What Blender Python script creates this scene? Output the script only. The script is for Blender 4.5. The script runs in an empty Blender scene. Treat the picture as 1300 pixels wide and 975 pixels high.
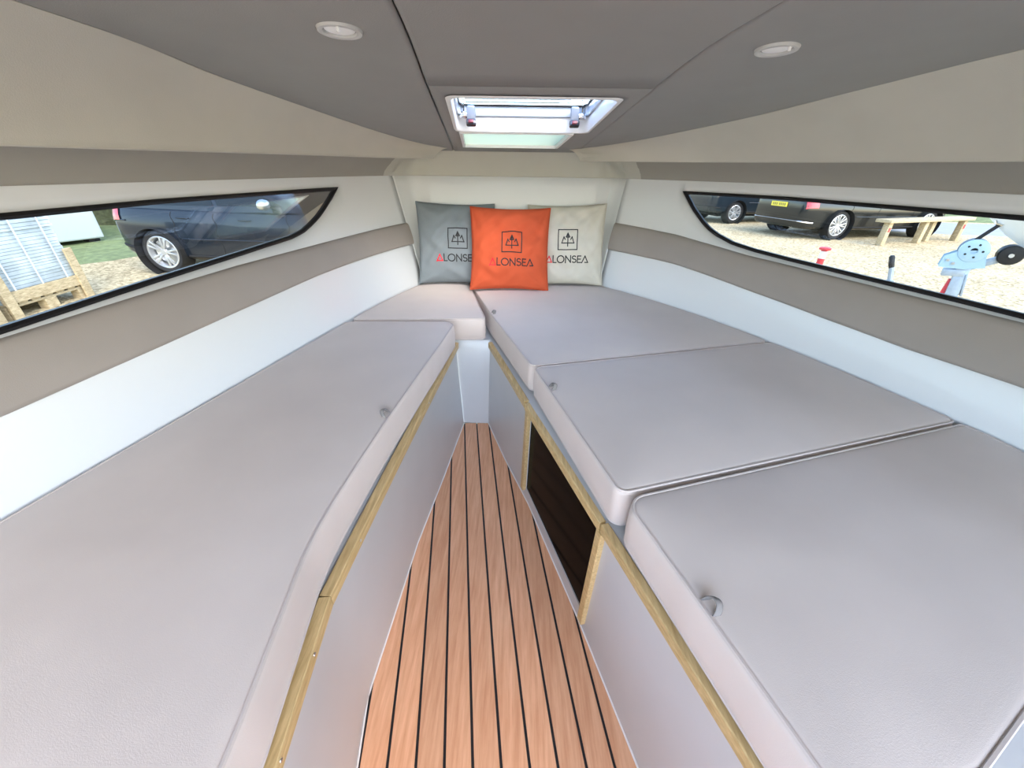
import bpy, bmesh, math, random
import numpy as np
from mathutils import Vector, Matrix, noise
from mathutils.geometry import delaunay_2d_cdt

random.seed(7)
scene = bpy.context.scene
COL = scene.collection

# ------------------------------------------------------------------ camera
FPX = 490.0
cam_d = bpy.data.cameras.new('camera')
cam_d.sensor_fit = 'HORIZONTAL'
cam_d.sensor_width = 36.0
cam_d.lens = FPX / 1300.0 * 36.0
cam_d.clip_start = 0.02
cam_d.clip_end = 300
cam = bpy.data.objects.new('camera', cam_d)
COL.objects.link(cam)
th = math.atan(275 / FPX)
roll = math.radians(0.8)
F = Vector((0, math.cos(th), -math.sin(th)))
U0 = Vector((0, math.sin(th), math.cos(th)))
R0 = Vector((1, 0, 0))
Rv = R0 * math.cos(roll) + U0 * math.sin(roll)
Uv = U0 * math.cos(roll) - R0 * math.sin(roll)
cam.matrix_world = Matrix(((Rv.x, Uv.x, -F.x, 0), (Rv.y, Uv.y, -F.y, 0), (Rv.z, Uv.z, -F.z, 1.2), (0, 0, 0, 1)))
scene.camera = cam

# ------------------------------------------------------------------ sky, sun, exposure
world = bpy.data.worlds.new('sky')
scene.world = world
world.use_nodes = True
wn = world.node_tree
wn.nodes.clear()
wo = wn.nodes.new('ShaderNodeOutputWorld')
wb = wn.nodes.new('ShaderNodeBackground')
sk = wn.nodes.new('ShaderNodeTexSky')
sk.sky_type = 'NISHITA'
sk.sun_disc = False
sk.sun_elevation = math.radians(46)
sk.sun_rotation = math.radians(145)
sk.air_density = 1.0
sk.dust_density = 1.6
sk.ozone_density = 1.0
wb.inputs['Strength'].default_value = 0.75
wn.links.new(sk.outputs[0], wb.inputs[0])
wn.links.new(wb.outputs[0], wo.inputs[0])

vs = scene.view_settings
vs.view_transform = 'Standard'
vs.look = 'None'
vs.gamma = 1.0
vs.use_curve_mapping = False
vs.exposure = 1.55

# ------------------------------------------------------------------ helpers
OFF = {}


def meta(o, label=None, cat=None, group=None, kind=None):
    if label: o['label'] = label
    if cat: o['category'] = cat
    if group: o['group'] = group
    if kind: o['kind'] = kind
    return o


def root(name, base, label, cat, group=None, kind=None):
    o = bpy.data.objects.new(name, None)
    COL.objects.link(o)
    o.location = base
    o.empty_display_size = 0.05
    OFF[o.name] = Vector(base)
    return meta(o, label, cat, group, kind)


def mk(name, V, Fc, mat, parent=None, smooth=True, angle=35, label=None, doubles=0, solid=0):
    off = OFF.get(parent.name, Vector((0, 0, 0))) if parent else Vector((0, 0, 0))
    me = bpy.data.meshes.new(name)
    me.from_pydata([tuple(Vector(v) - off) for v in V], [], [tuple(f) for f in Fc])
    bm = bmesh.new()
    bm.from_mesh(me)
    if doubles:
        bmesh.ops.remove_doubles(bm, verts=bm.verts, dist=doubles)
    bmesh.ops.recalc_face_normals(bm, faces=bm.faces)
    bm.to_mesh(me)
    bm.free()
    if smooth:
        me.shade_smooth()
        me.set_sharp_from_angle(angle=math.radians(angle))
    me.materials.append(mat)
    o = bpy.data.objects.new(name, me)
    COL.objects.link(o)
    if parent:
        o.parent = parent
        OFF[o.name] = off
    if label: o['label'] = label
    if solid:
        m = o.modifiers.new('thick', 'SOLIDIFY')
        m.thickness = abs(solid)
        m.offset = 1 if solid > 0 else -1
    return o


class MB:
    """collects shapes into one mesh"""
    def __init__(s):
        s.V = []; s.F = []

    def add(s, V, Fc):
        n = len(s.V)
        s.V += [Vector(v) for v in V]
        s.F += [tuple(i + n for i in f) for f in Fc]
        return s

    def box(s, c, size, M=None, bev=0.0):
        sx, sy, sz = size[0] / 2, size[1] / 2, size[2] / 2
        b = min(bev, sx * .9, sy * .9, sz * .9)
        M = M or Matrix.Identity(3)
        c = Vector(c)
        if b <= 0:
            V = [Vector((x * sx, y * sy, z * sz)) for x in (-1, 1) for y in (-1, 1) for z in (-1, 1)]
            Fc = [(0, 1, 3, 2), (4, 6, 7, 5), (0, 4, 5, 1), (2, 3, 7, 6), (0, 2, 6, 4), (1, 5, 7, 3)]
            return s.add([c + M @ v for v in V], Fc)
        bm = bmesh.new()
        bmesh.ops.create_cube(bm, size=2)
        for v in bm.verts:
            v.co = Vector((v.co.x * sx, v.co.y * sy, v.co.z * sz))
        bmesh.ops.bevel(bm, geom=list(bm.edges), offset=b, segments=2, affect='EDGES', profile=.5)
        bm.verts.index_update()
        V = [c + M @ v.co for v in bm.verts]
        Fc = [[v.index for v in f.verts] for f in bm.faces]
        bm.free()
        return s.add(V, Fc)

    def bar(s, a, b, w, h, up=(0, 0, 1), bev=0.0):
        a = Vector(a); b = Vector(b)
        x = (b - a).normalized()
        y = Vector(up).cross(x).normalized()
        z = x.cross(y)
        M = Matrix((x, y, z)).transposed()
        return s.box((a + b) / 2, ((b - a).length, w, h), M, bev)

    def tube(s, pts, r, n=8, closed=False, cap=True):
        pts = [Vector(p) for p in pts]
        N = len(pts)
        base = len(s.V)
        rr = r if hasattr(r, '__len__') else [r] * N
        prev = None
        for i, p in enumerate(pts):
            if closed:
                t = pts[(i + 1) % N] - pts[i - 1]
            else:
                t = pts[min(i + 1, N - 1)] - pts[max(i - 1, 0)]
            t.normalize()
            if prev is None:
                ref = Vector((0, 0, 1)) if abs(t.z) < .9 else Vector((1, 0, 0))
                u = t.cross(ref).normalized()
            else:
                u = (prev - t * prev.dot(t)).normalized()
            prev = u
            w = t.cross(u)
            for k in range(n):
                a = 2 * math.pi * k / n
                s.V.append(p + (u * math.cos(a) + w * math.sin(a)) * rr[i])
        for i in range(N if closed else N - 1):
            j = (i + 1) % N
            for k in range(n):
                l = (k + 1) % n
                s.F.append((base + i * n + k, base + i * n + l, base + j * n + l, base + j * n + k))
        if cap and not closed:
            s.F.append(tuple(base + k for k in range(n))[::-1])
            s.F.append(tuple(base + (N - 1) * n + k for k in range(n)))
        return s

    def lathe(s, prof, c, axis=(0, 0, 1), n=24, closed=False):
        """prof: list of (radius, height along axis)"""
        ax = Vector(axis).normalized()
        ref = Vector((0, 0, 1)) if abs(ax.z) < .9 else Vector((1, 0, 0))
        u = ax.cross(ref).normalized()
        w = ax.cross(u)
        c = Vector(c)
        base = len(s.V)
        for (r, h) in prof:
            for k in range(n):
                a = 2 * math.pi * k / n
                s.V.append(c + ax * h + (u * math.cos(a) + w * math.sin(a)) * r)
        m = len(prof)
        for i in range(m if closed else m - 1):
            j = (i + 1) % m
            for k in range(n):
                l = (k + 1) % n
                s.F.append((base + i * n + k, base + i * n + l, base + j * n + l, base + j * n + k))
        return s

    def grid(s, rows):
        base = len(s.V)
        m = len(rows[0])
        for r in rows:
            s.V += [Vector(v) for v in r]
        for i in range(len(rows) - 1):
            for j in range(m - 1):
                a = base + i * m + j
                s.F.append((a, a + 1, a + m + 1, a + m))
        return s

    def prism(s, poly, z0, z1):
        n = len(poly)
        base = len(s.V)
        for z in (z0, z1):
            s.V += [Vector((p[0], p[1], z)) for p in poly]
        s.F.append(tuple(base + i for i in range(n))[::-1])
        s.F.append(tuple(base + n + i for i in range(n)))
        for i in range(n):
            j = (i + 1) % n
            s.F.append((base + i, base + j, base + n + j, base + n + i))
        return s

    def build(s, name, mat, parent=None, **k):
        return mk(name, s.V, s.F, mat, parent, **k)


def interp(P, y):
    """P sorted by first value: rows of (y, a, b, ...)"""
    P = np.asarray(P, float)
    return [float(np.interp(y, P[:, 0], P[:, i])) for i in range(1, P.shape[1])]


def catmull(P, n):
    P = [Vector(p) for p in P]
    out = []
    m = len(P) - 1
    for i in range(n + 1):
        t = i / n * m
        k = min(int(t), m - 1)
        f = t - k
        p0 = P[k - 1] if k > 0 else P[0] * 2 - P[1]
        p3 = P[k + 2] if k + 2 <= m else P[m] * 2 - P[m - 1]
        p1, p2 = P[k], P[k + 1]
        out.append(.5 * ((2 * p1) + (p2 - p0) * f + (2 * p0 - 5 * p1 + 4 * p2 - p3) * f * f + (3 * p1 - p0 - 3 * p2 + p3) * f ** 3))
    return out


# ------------------------------------------------------------------ materials
def lin(c):
    return tuple(((v / 255) / 12.92 if v / 255 <= .04045 else ((v / 255 + .055) / 1.055) ** 2.4) for v in c) + (1,)


def nm(name):
    m = bpy.data.materials.new(name)
    m.use_nodes = True
    nt = m.node_tree
    return m, nt, nt.nodes['Principled BSDF']


def N(nt, t, **k):
    n = nt.nodes.new(t)
    for a, v in k.items():
        setattr(n, a, v)
    return n


def basic(name, col, rough=.5, metal=0, spec=.5, coat=0, var=0.0, vscale=6, bump=0.0, bscale=200, sheen=0):
    m, nt, b = nm(name)
    b.inputs['Roughness'].default_value = rough
    b.inputs['Metallic'].default_value = metal
    b.inputs['Specular IOR Level'].default_value = spec
    b.inputs['Coat Weight'].default_value = coat
    b.inputs['Coat Roughness'].default_value = .05
    if sheen:
        b.inputs['Sheen Weight'].default_value = sheen
        b.inputs['Sheen Roughness'].default_value = .4
    tc = N(nt, 'ShaderNodeTexCoord')
    if var:
        nz = N(nt, 'ShaderNodeTexNoise')
        nz.inputs['Scale'].default_value = vscale
        nz.inputs['Detail'].default_value = 5
        nt.links.new(tc.outputs['Object'], nz.inputs['Vector'])
        r = N(nt, 'ShaderNodeValToRGB')
        c = Vector(col[:3])
        r.color_ramp.elements[0].position = .3
        r.color_ramp.elements[1].position = .7
        r.color_ramp.elements[0].color = tuple(c * (1 - var)) + (1,)
        r.color_ramp.elements[1].color = tuple(min(1, v) for v in c * (1 + var)) + (1,)
        nt.links.new(nz.outputs['Fac'], r.inputs['Fac'])
        nt.links.new(r.outputs['Color'], b.inputs['Base Color'])
    else:
        b.inputs['Base Color'].default_value = col
    if bump:
        nb = N(nt, 'ShaderNodeTexNoise')
        nb.inputs['Scale'].default_value = bscale
        nb.inputs['Detail'].default_value = 3
        nt.links.new(tc.outputs['Object'], nb.inputs['Vector'])
        bp = N(nt, 'ShaderNodeBump')
        bp.inputs['Strength'].default_value = bump
        bp.inputs['Distance'].default_value = .002
        nt.links.new(nb.outputs['Fac'], bp.inputs['Height'])
        nt.links.new(bp.outputs['Normal'], b.inputs['Normal'])
    return m


def wood(name, c0, c1, grain=(1, 14, 14), rough=.45, scale=9):
    m, nt, b = nm(name)
    tc = N(nt, 'ShaderNodeTexCoord')
    mp = N(nt, 'ShaderNodeMapping')
    mp.inputs['Scale'].default_value = grain
    oi = N(nt, 'ShaderNodeObjectInfo')
    ad = N(nt, 'ShaderNodeVectorMath', operation='MULTIPLY_ADD')
    ad.inputs[1].default_value = (3, 7, 5)
    nt.links.new(oi.outputs['Random'], ad.inputs[0])
    nt.links.new(tc.outputs['Object'], ad.inputs[2])
    nt.links.new(ad.outputs[0], mp.inputs['Vector'])
    nz = N(nt, 'ShaderNodeTexNoise')
    nz.inputs['Scale'].default_value = scale
    nz.inputs['Detail'].default_value = 8
    nz.inputs['Roughness'].default_value = .65
    nt.links.new(mp.outputs[0], nz.inputs['Vector'])
    r = N(nt, 'ShaderNodeValToRGB')
    r.color_ramp.elements[0].position = .32
    r.color_ramp.elements[1].position = .68
    r.color_ramp.elements[0].color = c0
    r.color_ramp.elements[1].color = c1
    nt.links.new(nz.outputs['Fac'], r.inputs['Fac'])
    hs = N(nt, 'ShaderNodeHueSaturation')
    mr = N(nt, 'ShaderNodeMapRange')
    mr.inputs['To Min'].default_value = .9
    mr.inputs['To Max'].default_value = 1.1
    nt.links.new(oi.outputs['Random'], mr.inputs['Value'])
    nt.links.new(mr.outputs[0], hs.inputs['Value'])
    nt.links.new(r.outputs['Color'], hs.inputs['Color'])
    nt.links.new(hs.outputs['Color'], b.inputs['Base Color'])
    b.inputs['Roughness'].default_value = rough
    bp = N(nt, 'ShaderNodeBump')
    bp.inputs['Strength'].default_value = .15
    bp.inputs['Distance'].default_value = .001
    nt.links.new(nz.outputs['Fac'], bp.inputs['Height'])
    nt.links.new(bp.outputs['Normal'], b.inputs['Normal'])
    return m


def glass(name, tint, gloss_rough=.0, ior=1.45):
    m, nt, b = nm(name)
    nt.nodes.remove(b)
    out = nt.nodes['Material Output']
    tr = N(nt, 'ShaderNodeBsdfTransparent')
    tr.inputs[0].default_value = tint
    gl = N(nt, 'ShaderNodeBsdfGlossy')
    gl.inputs['Roughness'].default_value = gloss_rough
    fr = N(nt, 'ShaderNodeFresnel')
    fr.inputs['IOR'].default_value = ior
    mx = N(nt, 'ShaderNodeMixShader')
    nt.links.new(fr.outputs[0], mx.inputs[0])
    nt.links.new(tr.outputs[0], mx.inputs[1])
    nt.links.new(gl.outputs[0], mx.inputs[2])
    nt.links.new(mx.outputs[0], out.inputs[0])
    return m


def frosted(name, col):
    m, nt, b = nm(name)
    out = nt.nodes['Material Output']
    b.inputs['Base Color'].default_value = col
    b.inputs['Roughness'].default_value = .3
    tl = N(nt, 'ShaderNodeBsdfTranslucent')
    tl.inputs[0].default_value = col
    mx = N(nt, 'ShaderNodeMixShader')
    mx.inputs[0].default_value = .75
    nt.links.new(b.outputs[0], mx.inputs[1])
    nt.links.new(tl.outputs[0], mx.inputs[2])
    nt.links.new(mx.outputs[0], out.inputs[0])
    return m


def gravel():
    m, nt, b = nm('gravel')
    tc = N(nt, 'ShaderNodeTexCoord')
    v = N(nt, 'ShaderNodeTexVoronoi')
    v.inputs['Scale'].default_value = 28
    n2 = N(nt, 'ShaderNodeTexNoise')
    n2.inputs['Scale'].default_value = .9
    n2.inputs['Detail'].default_value = 6
    nt.links.new(tc.outputs['Object'], v.inputs['Vector'])
    nt.links.new(tc.outputs['Object'], n2.inputs['Vector'])
    r = N(nt, 'ShaderNodeValToRGB')
    r.color_ramp.elements[0].color = lin((150, 132, 98))
    r.color_ramp.elements[1].color = lin((226, 208, 168))
    sp = N(nt, 'ShaderNodeSeparateColor')
    nt.links.new(v.outputs['Color'], sp.inputs[0])
    nt.links.new(sp.outputs[0], r.inputs['Fac'])
    mx = N(nt, 'ShaderNodeMixRGB', blend_type='MULTIPLY')
    mx.inputs[0].default_value = .5
    r2 = N(nt, 'ShaderNodeValToRGB')
    r2.color_ramp.elements[0].position = .35
    r2.color_ramp.elements[1].position = .65
    r2.color_ramp.elements[0].color = (.7, .68, .62, 1)
    r2.color_ramp.elements[1].color = (1, 1, 1, 1)
    nt.links.new(n2.outputs['Fac'], r2.inputs['Fac'])
    nt.links.new(r.outputs['Color'], mx.inputs[1])
    nt.links.new(r2.outputs['Color'], mx.inputs[2])
    nt.links.new(mx.outputs[0], b.inputs['Base Color'])
    b.inputs['Roughness'].default_value = .9
    bp = N(nt, 'ShaderNodeBump')
    bp.inputs['Strength'].default_value = .6
    bp.inputs['Distance'].default_value = .02
    nt.links.new(v.outputs['Distance'], bp.inputs['Height'])
    nt.links.new(bp.outputs['Normal'], b.inputs['Normal'])
    return m


M = {}
M['gelcoat'] = basic('gelcoat', (.73, .745, .745, 1), .2, spec=.5, coat=.4, bump=.02, bscale=12)
M['gelcoat_matt'] = basic('gelcoat_matt', (.56, .57, .57, 1), .3, spec=.5, coat=.15, var=.03, vscale=4)
M['headliner'] = basic('headliner', (.30, .298, .28, 1), .75, spec=.25, var=.02, vscale=9, bump=.25, bscale=420)
M['headliner_soft'] = basic('headliner_soft', (.55, .53, .455, 1), .7, spec=.3, var=.03, vscale=6, bump=.25, bscale=420)
M['deck_lining'] = basic('deck_lining', (.34, .325, .285, 1), .75, spec=.25, var=.02, vscale=9, bump=.25, bscale=420)
M['fascia'] = basic('fascia_lining_lit', (.52, .51, .44, 1), .55, spec=.35, var=.02, vscale=9, bump=.2, bscale=420)  # lighter copy of the strip lining, with the light from aft put into its colour
M['band'] = basic('band_vinyl', (.33, .295, .265, 1), .6, spec=.35, var=.03, vscale=7, bump=.2, bscale=500)
M['cushion'] = basic('cushion_fabric', (.67, .58, .53, 1), .85, spec=.2, var=.03, vscale=5, bump=.14, bscale=700, sheen=.25)
M['loop'] = basic('loop_fabric', (.24, .22, .21, 1), .9, spec=.1)
M['piping'] = basic('piping_fabric', (.60, .52, .48, 1), .85, spec=.2)
M['teak'] = wood('teak', lin((213, 152, 112)), lin((238, 186, 146)), grain=(26, 1.6, 26), rough=.5, scale=3.5)
M['caulk'] = basic('caulk', (.012, .012, .014, 1), .55)
M['oak'] = wood('oak_trim', lin((182, 152, 100)), lin((220, 192, 138)), grain=(34, 3, 34), rough=.45, scale=4)
M['bead'] = basic('sealant', (.85, .84, .8, 1), .4)
M['smoked'] = basic('smoked_acrylic', (.003, .0026, .0022, 1), .12, spec=.025)
M['dark'] = basic('dark_gap', (.01, .01, .01, 1), .8)
M['rubber'] = basic('rubber', (.006, .006, .007, 1), .4)
M['tint'] = glass('tinted_window', (.36, .37, .352, 1), ior=1.3)
M['clear'] = glass('acrylic', (.9, .93, .95, 1), ior=1.12)
M['frost'] = frosted('frosted_panel', (.46, .50, .41, 1))
M['frame_pale'] = basic('frame_pale', (.62, .70, .80, 1), .25, metal=.2, coat=.4)
M['white'] = basic('white_plastic', (.85, .85, .84, 1), .3)
M['chrome'] = basic('chrome', (.75, .76, .78, 1), .12, metal=1)
M['alu'] = basic('aluminium', (.7, .71, .73, 1), .3, metal=1)
M['grey_plastic'] = basic('grey_plastic', (.22, .25, .30, 1), .25, coat=.3)
M['redplastic'] = basic('red_button', (.16, .012, .02, 1), .3)
M['lever'] = basic('latch_dark', (.06, .06, .07, 1), .2, metal=.6)
M['bezel'] = basic('bezel', (.5, .5, .48, 1), .35)
M['lens'] = basic('light_lens', (.9, .9, .88, 1), .35)
M['pil_grey'] = basic('pillow_grey', (.205, .235, .255, 1), .8, spec=.2, var=.04, vscale=12, bump=.35, bscale=500)
M['pil_orange'] = basic('pillow_orange', (.54, .092, .036, 1), .8, spec=.2, var=.05, vscale=12, bump=.35, bscale=500)
M['pil_cream'] = basic('pillow_cream', (.60, .57, .49, 1), .8, spec=.2, var=.03, vscale=12, bump=.35, bscale=500)
M['ink'] = basic('print_black', (.012, .013, .016, 1), .7)
M['ink_red'] = basic('print_red', (.80, .012, .03, 1), .7)
M['gravel'] = gravel()
M['grass'] = basic('grass', (.17, .21, .085, 1), .9, var=.35, vscale=9, bump=.6, bscale=60)
M['asphalt'] = basic('asphalt', (.33, .34, .35, 1), .9, var=.08, vscale=3)
M['hedge'] = basic('hedge_leaf', (.075, .085, .04, 1), .8, var=.5, vscale=14, bump=.8, bscale=40)
M['hedge_brown'] = basic('hedge_twig', (.20, .17, .12, 1), .85, var=.4, vscale=14, bump=.8, bscale=40)
M['navy'] = basic('paint_navy', (.009, .014, .022, 1), .2, spec=.35, coat=.4)
M['black_paint'] = basic('paint_black', (.010, .012, .013, 1), .18, spec=.35, coat=.4)
M['blueblack'] = basic('paint_blueblack', (.014, .022, .03, 1), .18, spec=.35, coat=.4)
M['carglass'] = basic('car_glass', (.01, .015, .02, 1), .05, spec=.3)
M['tyre'] = basic('tyre', (.016, .016, .017, 1), .75)
M['rim'] = basic('alloy', (.62, .63, .64, 1), .28, metal=.7)
M['well'] = basic('underbody', (.008, .008, .008, 1), .8)
M['tail'] = basic('tail_lamp', (.62, .02, .03, 1), .15, coat=.8)
M['lampglass'] = basic('head_lamp', (.7, .72, .74, 1), .1, coat=1)
M['plate'] = basic('plate_yellow', (.82, .66, .06, 1), .4)
M['platemark'] = basic('plate_mark', (.16, .13, .03, 1), .5)
M['galv'] = basic('galvanised', (.42, .49, .56, 1), .45, metal=.45, var=.1, vscale=25)
M['winch_blue'] = basic('winch_plate', (.42, .60, .72, 1), .35, metal=.2)
M['strap'] = basic('strap', (.012, .012, .014, 1), .7)
M['red_paint'] = basic('red_paint', (.62, .05, .06, 1), .4)
M['palletwood'] = wood('pallet_wood', lin((150, 132, 100)), lin((206, 190, 156)), grain=(3, 3, 12), rough=.8, scale=6)
M['slab'] = basic('stone_slab', (.46, .53, .56, 1), .6, var=.25, vscale=5, bump=.2)
M['strapw'] = basic('pallet_strap', (.62, .66, .68, 1), .4)
M['hullwhite'] = basic('boat_white', (.78, .80, .79, 1), .2, coat=.6)
M['container'] = basic('container_white', (.42, .47, .47, 1), .5)

# ------------------------------------------------------------------ cabin geometry (metres; floor z=0)
FLARE = 0.25
HT = 1.155            # top of the hull liner
_L = [(-1.20, -1.4), (-1.19, -1.0), (-1.17, -.6), (-1.13, 0), (-1.048, .555), (-1.003, .674), (-.955, .841), (-.905, 1.099), (-.827, 1.5), (-.78, 1.723), (-.665, 2.113), (-.56, 2.40)]
_R = [(1.54, -1.4), (1.54, -1.0), (1.53, -.6), (1.515, -.1), (1.48, .2), (1.41, .6), (1.355, .82), (1.31, .95), (1.23, 1.19), (1.115, 1.51), (.89, 1.934), (.56, 2.37)]
CF = {-1: np.polyfit([p[1] for p in _L], [p[0] for p in _L], 5), 1: np.polyfit([p[1] for p in _R], [p[0] for p in _R], 5)}
YF = 2.40             # the sides run to here, the front piece follows


def base_xy(side, y):
    return float(np.polyval(CF[side], y))


def side_nrm(side, y):
    d = (base_xy(side, y + .01) - base_xy(side, y - .01)) / .02
    n = Vector((1, -d)).normalized() * side
    return n


def S(side, y, z, off=0.0):
    n = side_nrm(side, y)
    k = FLARE * (z - .57) + off
    return Vector((base_xy(side, y) + n.x * k, y + n.y * k, z))


#<<GEOM
def front_curve(n=20):
    """forward wall: a tight corner off each side, a slightly bowed front between"""
    a = Vector((base_xy(-1, YF), YF)); b = Vector((base_xy(1, YF), YF))
    na = side_nrm(-1, YF); nb = side_nrm(1, YF)
    ta = Vector((na.y, -na.x)); tb = Vector((-nb.y, nb.x))

    def bez(p0, p1, p2, p3, m):
        return [p0 * (1 - t) ** 3 + p1 * 3 * t * (1 - t) ** 2 + p2 * 3 * t * t * (1 - t) + p3 * t ** 3 for t in [i / m for i in range(m + 1)]]
    ca, cb = Vector((-.462, 2.482)), Vector((.455, 2.482))
    td = Vector((1, .05)).normalized(); te = Vector((1, -.05)).normalized()
    P = bez(a, a + ta * .055, ca - td * .045, ca, 14)
    P += bez(ca, ca + td * .3, cb - te * .3, cb, n)[1:]
    P += bez(cb, cb + te * .045, b + tb * .055, b, 14)[1:]
    nr = []
    for i in range(len(P)):
        t = P[min(i + 1, len(P) - 1)] - P[max(i - 1, 0)]
        nr.append(Vector((-t.y, t.x)).normalized())
    nr[0] = na; nr[-1] = nb
    return P, nr


FP, FN = front_curve()


def Sf(i, z, off=0.0):
    n0 = max(FN[0].y, FN[-1].y) + .02
    w = min(1, max(0, (FN[i].y - n0) / (1 - n0)))
    fl = FLARE * (1 - .55 * w * w * (3 - 2 * w))
    k = fl * (z - .57) + off
    return Vector((FP[i].x + FN[i].x * k, FP[i].y + FN[i].y * k, z))


def lerp(a, b, t):
    return a + (b - a) * t


# window outlines: rows of (y along the wall, z); outer edge of the rubber frame
WIN = {-1: dict(bot=[(.15, .862), (.45, .870), (.729, .884), (.87, .894), (1.061, .907), (1.333, .923), (1.606, .940), (1.68, .953), (1.741, .973), (1.80, .996), (1.848, 1.020), (1.928, 1.065), (1.996, 1.109)],
                top=[(.15, 1.095), (.856, 1.102), (1.187, 1.109), (1.996, 1.110)]),
       1: dict(bot=[(.30, .852), (.65, .857), (.979, .861), (1.141, .864), (1.348, .868), (1.615, .878), (1.75, .887), (1.846, .900), (1.924, .925), (1.965, .945), (2.001, .969), (2.066, 1.026), (2.133, 1.104)],
               top=[(.30, 1.098), (1.109, 1.103), (1.467, 1.105), (1.721, 1.108), (2.133, 1.105)])}
BAND = {-1: dict(bot=[(-1.3, .728), (.645, .742), (.967, .755), (1.232, .768), (1.642, .787), (1.863, .790), (2.42, .794)],
                 top=[(-1.3, .858), (.30, .864), (.724, .876), (1.05, .889), (1.317, .897), (1.715, .899), (1.933, .901), (2.42, .909)]),
        1: dict(bot=[(-1.3, .705), (.895, .706), (1.147, .703), (1.392, .713), (1.706, .734), (2.053, .768), (2.42, .776)],
                top=[(-1.3, .842), (.977, .852), (1.23, .853), (1.465, .858), (1.765, .868), (2.0, .892), (2.097, .904), (2.42, .924)])}
#GEOM>>


def wy(P, y):
    return interp(P, y)[0]


# ---- hull side liners with the window openings
def wall_side(side, name):
    W = WIN[side]
    y0, y1 = W['bot'][0][0], W['bot'][-1][0]
    ys = list(np.linspace(-1.3, y0, 10)) + list(np.linspace(y0, y1, 70)) + list(np.linspace(y1, YF, 12))
    mb = MB()
    cols_lo, cols_hi = [], []
    for i, y in enumerate(ys):
        inside = 10 <= i < 80
        if inside:
            zb, zt = wy(W['bot'], y), wy(W['top'], y)
        else:
            z = wy(W['top'], min(max(y, y0), y1))
            if i < 10:
                zb = zt = z
            else:
                zb = zt = W['bot'][-1][1]
        cols_lo.append([S(side, y, .40 + (zb - .40) * k / 8) for k in range(9)])
        cols_hi.append([S(side, y, zt + (HT + .012 - zt) * k / 3) for k in range(4)])
    mb.grid(cols_lo)
    mb.grid(cols_hi)
    # aft edge of the opening
    yb = y0
    o = mb.build(name, M['gelcoat'], doubles=.0004)
    sol = o.modifiers.new('thick', 'SOLIDIFY')
    sol.thickness = .014
    # make the skin grow outwards
    me = o.data
    f = me.polygons[len(me.polygons) // 3]
    sol.offset = 1 if (f.normal.x * side) > 0 else -1
    meta(o, kind='structure')
    return o


wall_left = wall_side(-1, 'wall_left')
wall_right = wall_side(1, 'wall_right')

mb = MB()
mb.grid([[Sf(i, .40 + (HT + .012 - .40) * k / 12) for k in range(13)] for i in range(len(FP))])
o = mb.build('wall_front', M['gelcoat'])
sol = o.modifiers.new('thick', 'SOLIDIFY'); sol.thickness = .014
sol.offset = 1 if o.data.polygons[len(o.data.polygons) // 2].normal.y > 0 else -1
meta(o, kind='structure')


# ---- windows: rubber frame and tinted pane
def window(side, name):
    W = WIN[side]
    y0, y1 = W['bot'][0][0], W['bot'][-1][0]
    w = .013
    r = root(name, tuple(S(side, y0, .86)), 'side window in the %s liner with a black rubber frame' % ('port' if side < 0 else 'starboard'), 'window', kind='structure')
    del r['category']
    # outline loop, bottom (aft to tip) then top (tip to aft)
    ys = [y0 + (y1 - y0) * (1 - (1 - t) ** 1.5) for t in np.linspace(0, 1, 60)]
    loop = [(y, wy(W['bot'], y)) for y in ys] + [(y, wy(W['top'], y)) for y in ys[::-1][1:]]
    P = np.array(loop)
    n = len(P)
    ctr_in = []
    for i in range(n):
        t = P[(i + 1) % n] - P[i - 1]
        t = t / (np.hypot(*t) + 1e-9)
        nr = np.array([-t[1], t[0]])     # inwards for a counter-clockwise loop
        ctr_in.append(P[i] + nr * w)
    # keep the inner loop tidy near the tip
    tipi = 59
    for i in range(n):
        y, z = ctr_in[i]
        y = min(y, y1 - .030)
        zt = wy(W['top'], y) - w
        zb = wy(W['bot'], y) + w * .8
        if zb > zt: zb = zt = (zb + zt) / 2
        ctr_in[i] = (y, min(max(z, zb), zt))
    rings = []
    for (lp, off) in ((P, .006), (P, -.007), ([(a[0] * .5 + b[0] * .5, a[1] * .5 + b[1] * .5) for a, b in zip(P, ctr_in)], -.010), (ctr_in, -.006), (ctr_in, .006)):
        rings.append([S(side, p[0], p[1], off) for p in lp])
    mb = MB()
    m = len(rings)
    V = [v for rg in rings for v in rg]
    Fc = []
    for a in range(m):
        b = (a + 1) % m
        for i in range(n):
            j = (i + 1) % n
            Fc.append((a * n + i, a * n + j, b * n + j, b * n + i))
    mk('frame', V, Fc, M['rubber'], r, label='black rubber window frame')
    rows = []
    for y in np.linspace(y0 + w * .7, y1 - .02, 70):
        zb, zt = wy(W['bot'], y) + .004, wy(W['top'], y) - .004
        rows.append([S(side, y, lerp(zb, zt, k / 4), .003) for k in range(5)])
    MB().grid(rows).build('pane', M['tint'], r, label='tinted window pane')
    return r


window(-1, 'window_1')
window(1, 'window_2')


# ---- padded vinyl bands along the hull
def band(side, name):
    B = BAND[side]
    rows = []
    for y in np.linspace(-1.3, 2.395, 90):
        zb, zt = wy(B['bot'], y), wy(B['top'], y)
        prof = [(0, .0), (.0, .010), (.03, .017), (.10, .021), (.3, .024), (.6, .024), (.88, .021), (.965, .017), (1, .010), (1, .0)]
        rows.append([S(side, y, lerp(zb, zt, t), -d) for t, d in prof])
    mb = MB().grid(rows)
    b0 = 0
    m = len(rows[0])
    mb.F.append(tuple(range(m)))
    mb.F.append(tuple(len(mb.V) - m + i for i in range(m))[::-1])
    o = mb.build(name, M['band'], angle=50)
    meta(o, kind='structure')


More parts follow.
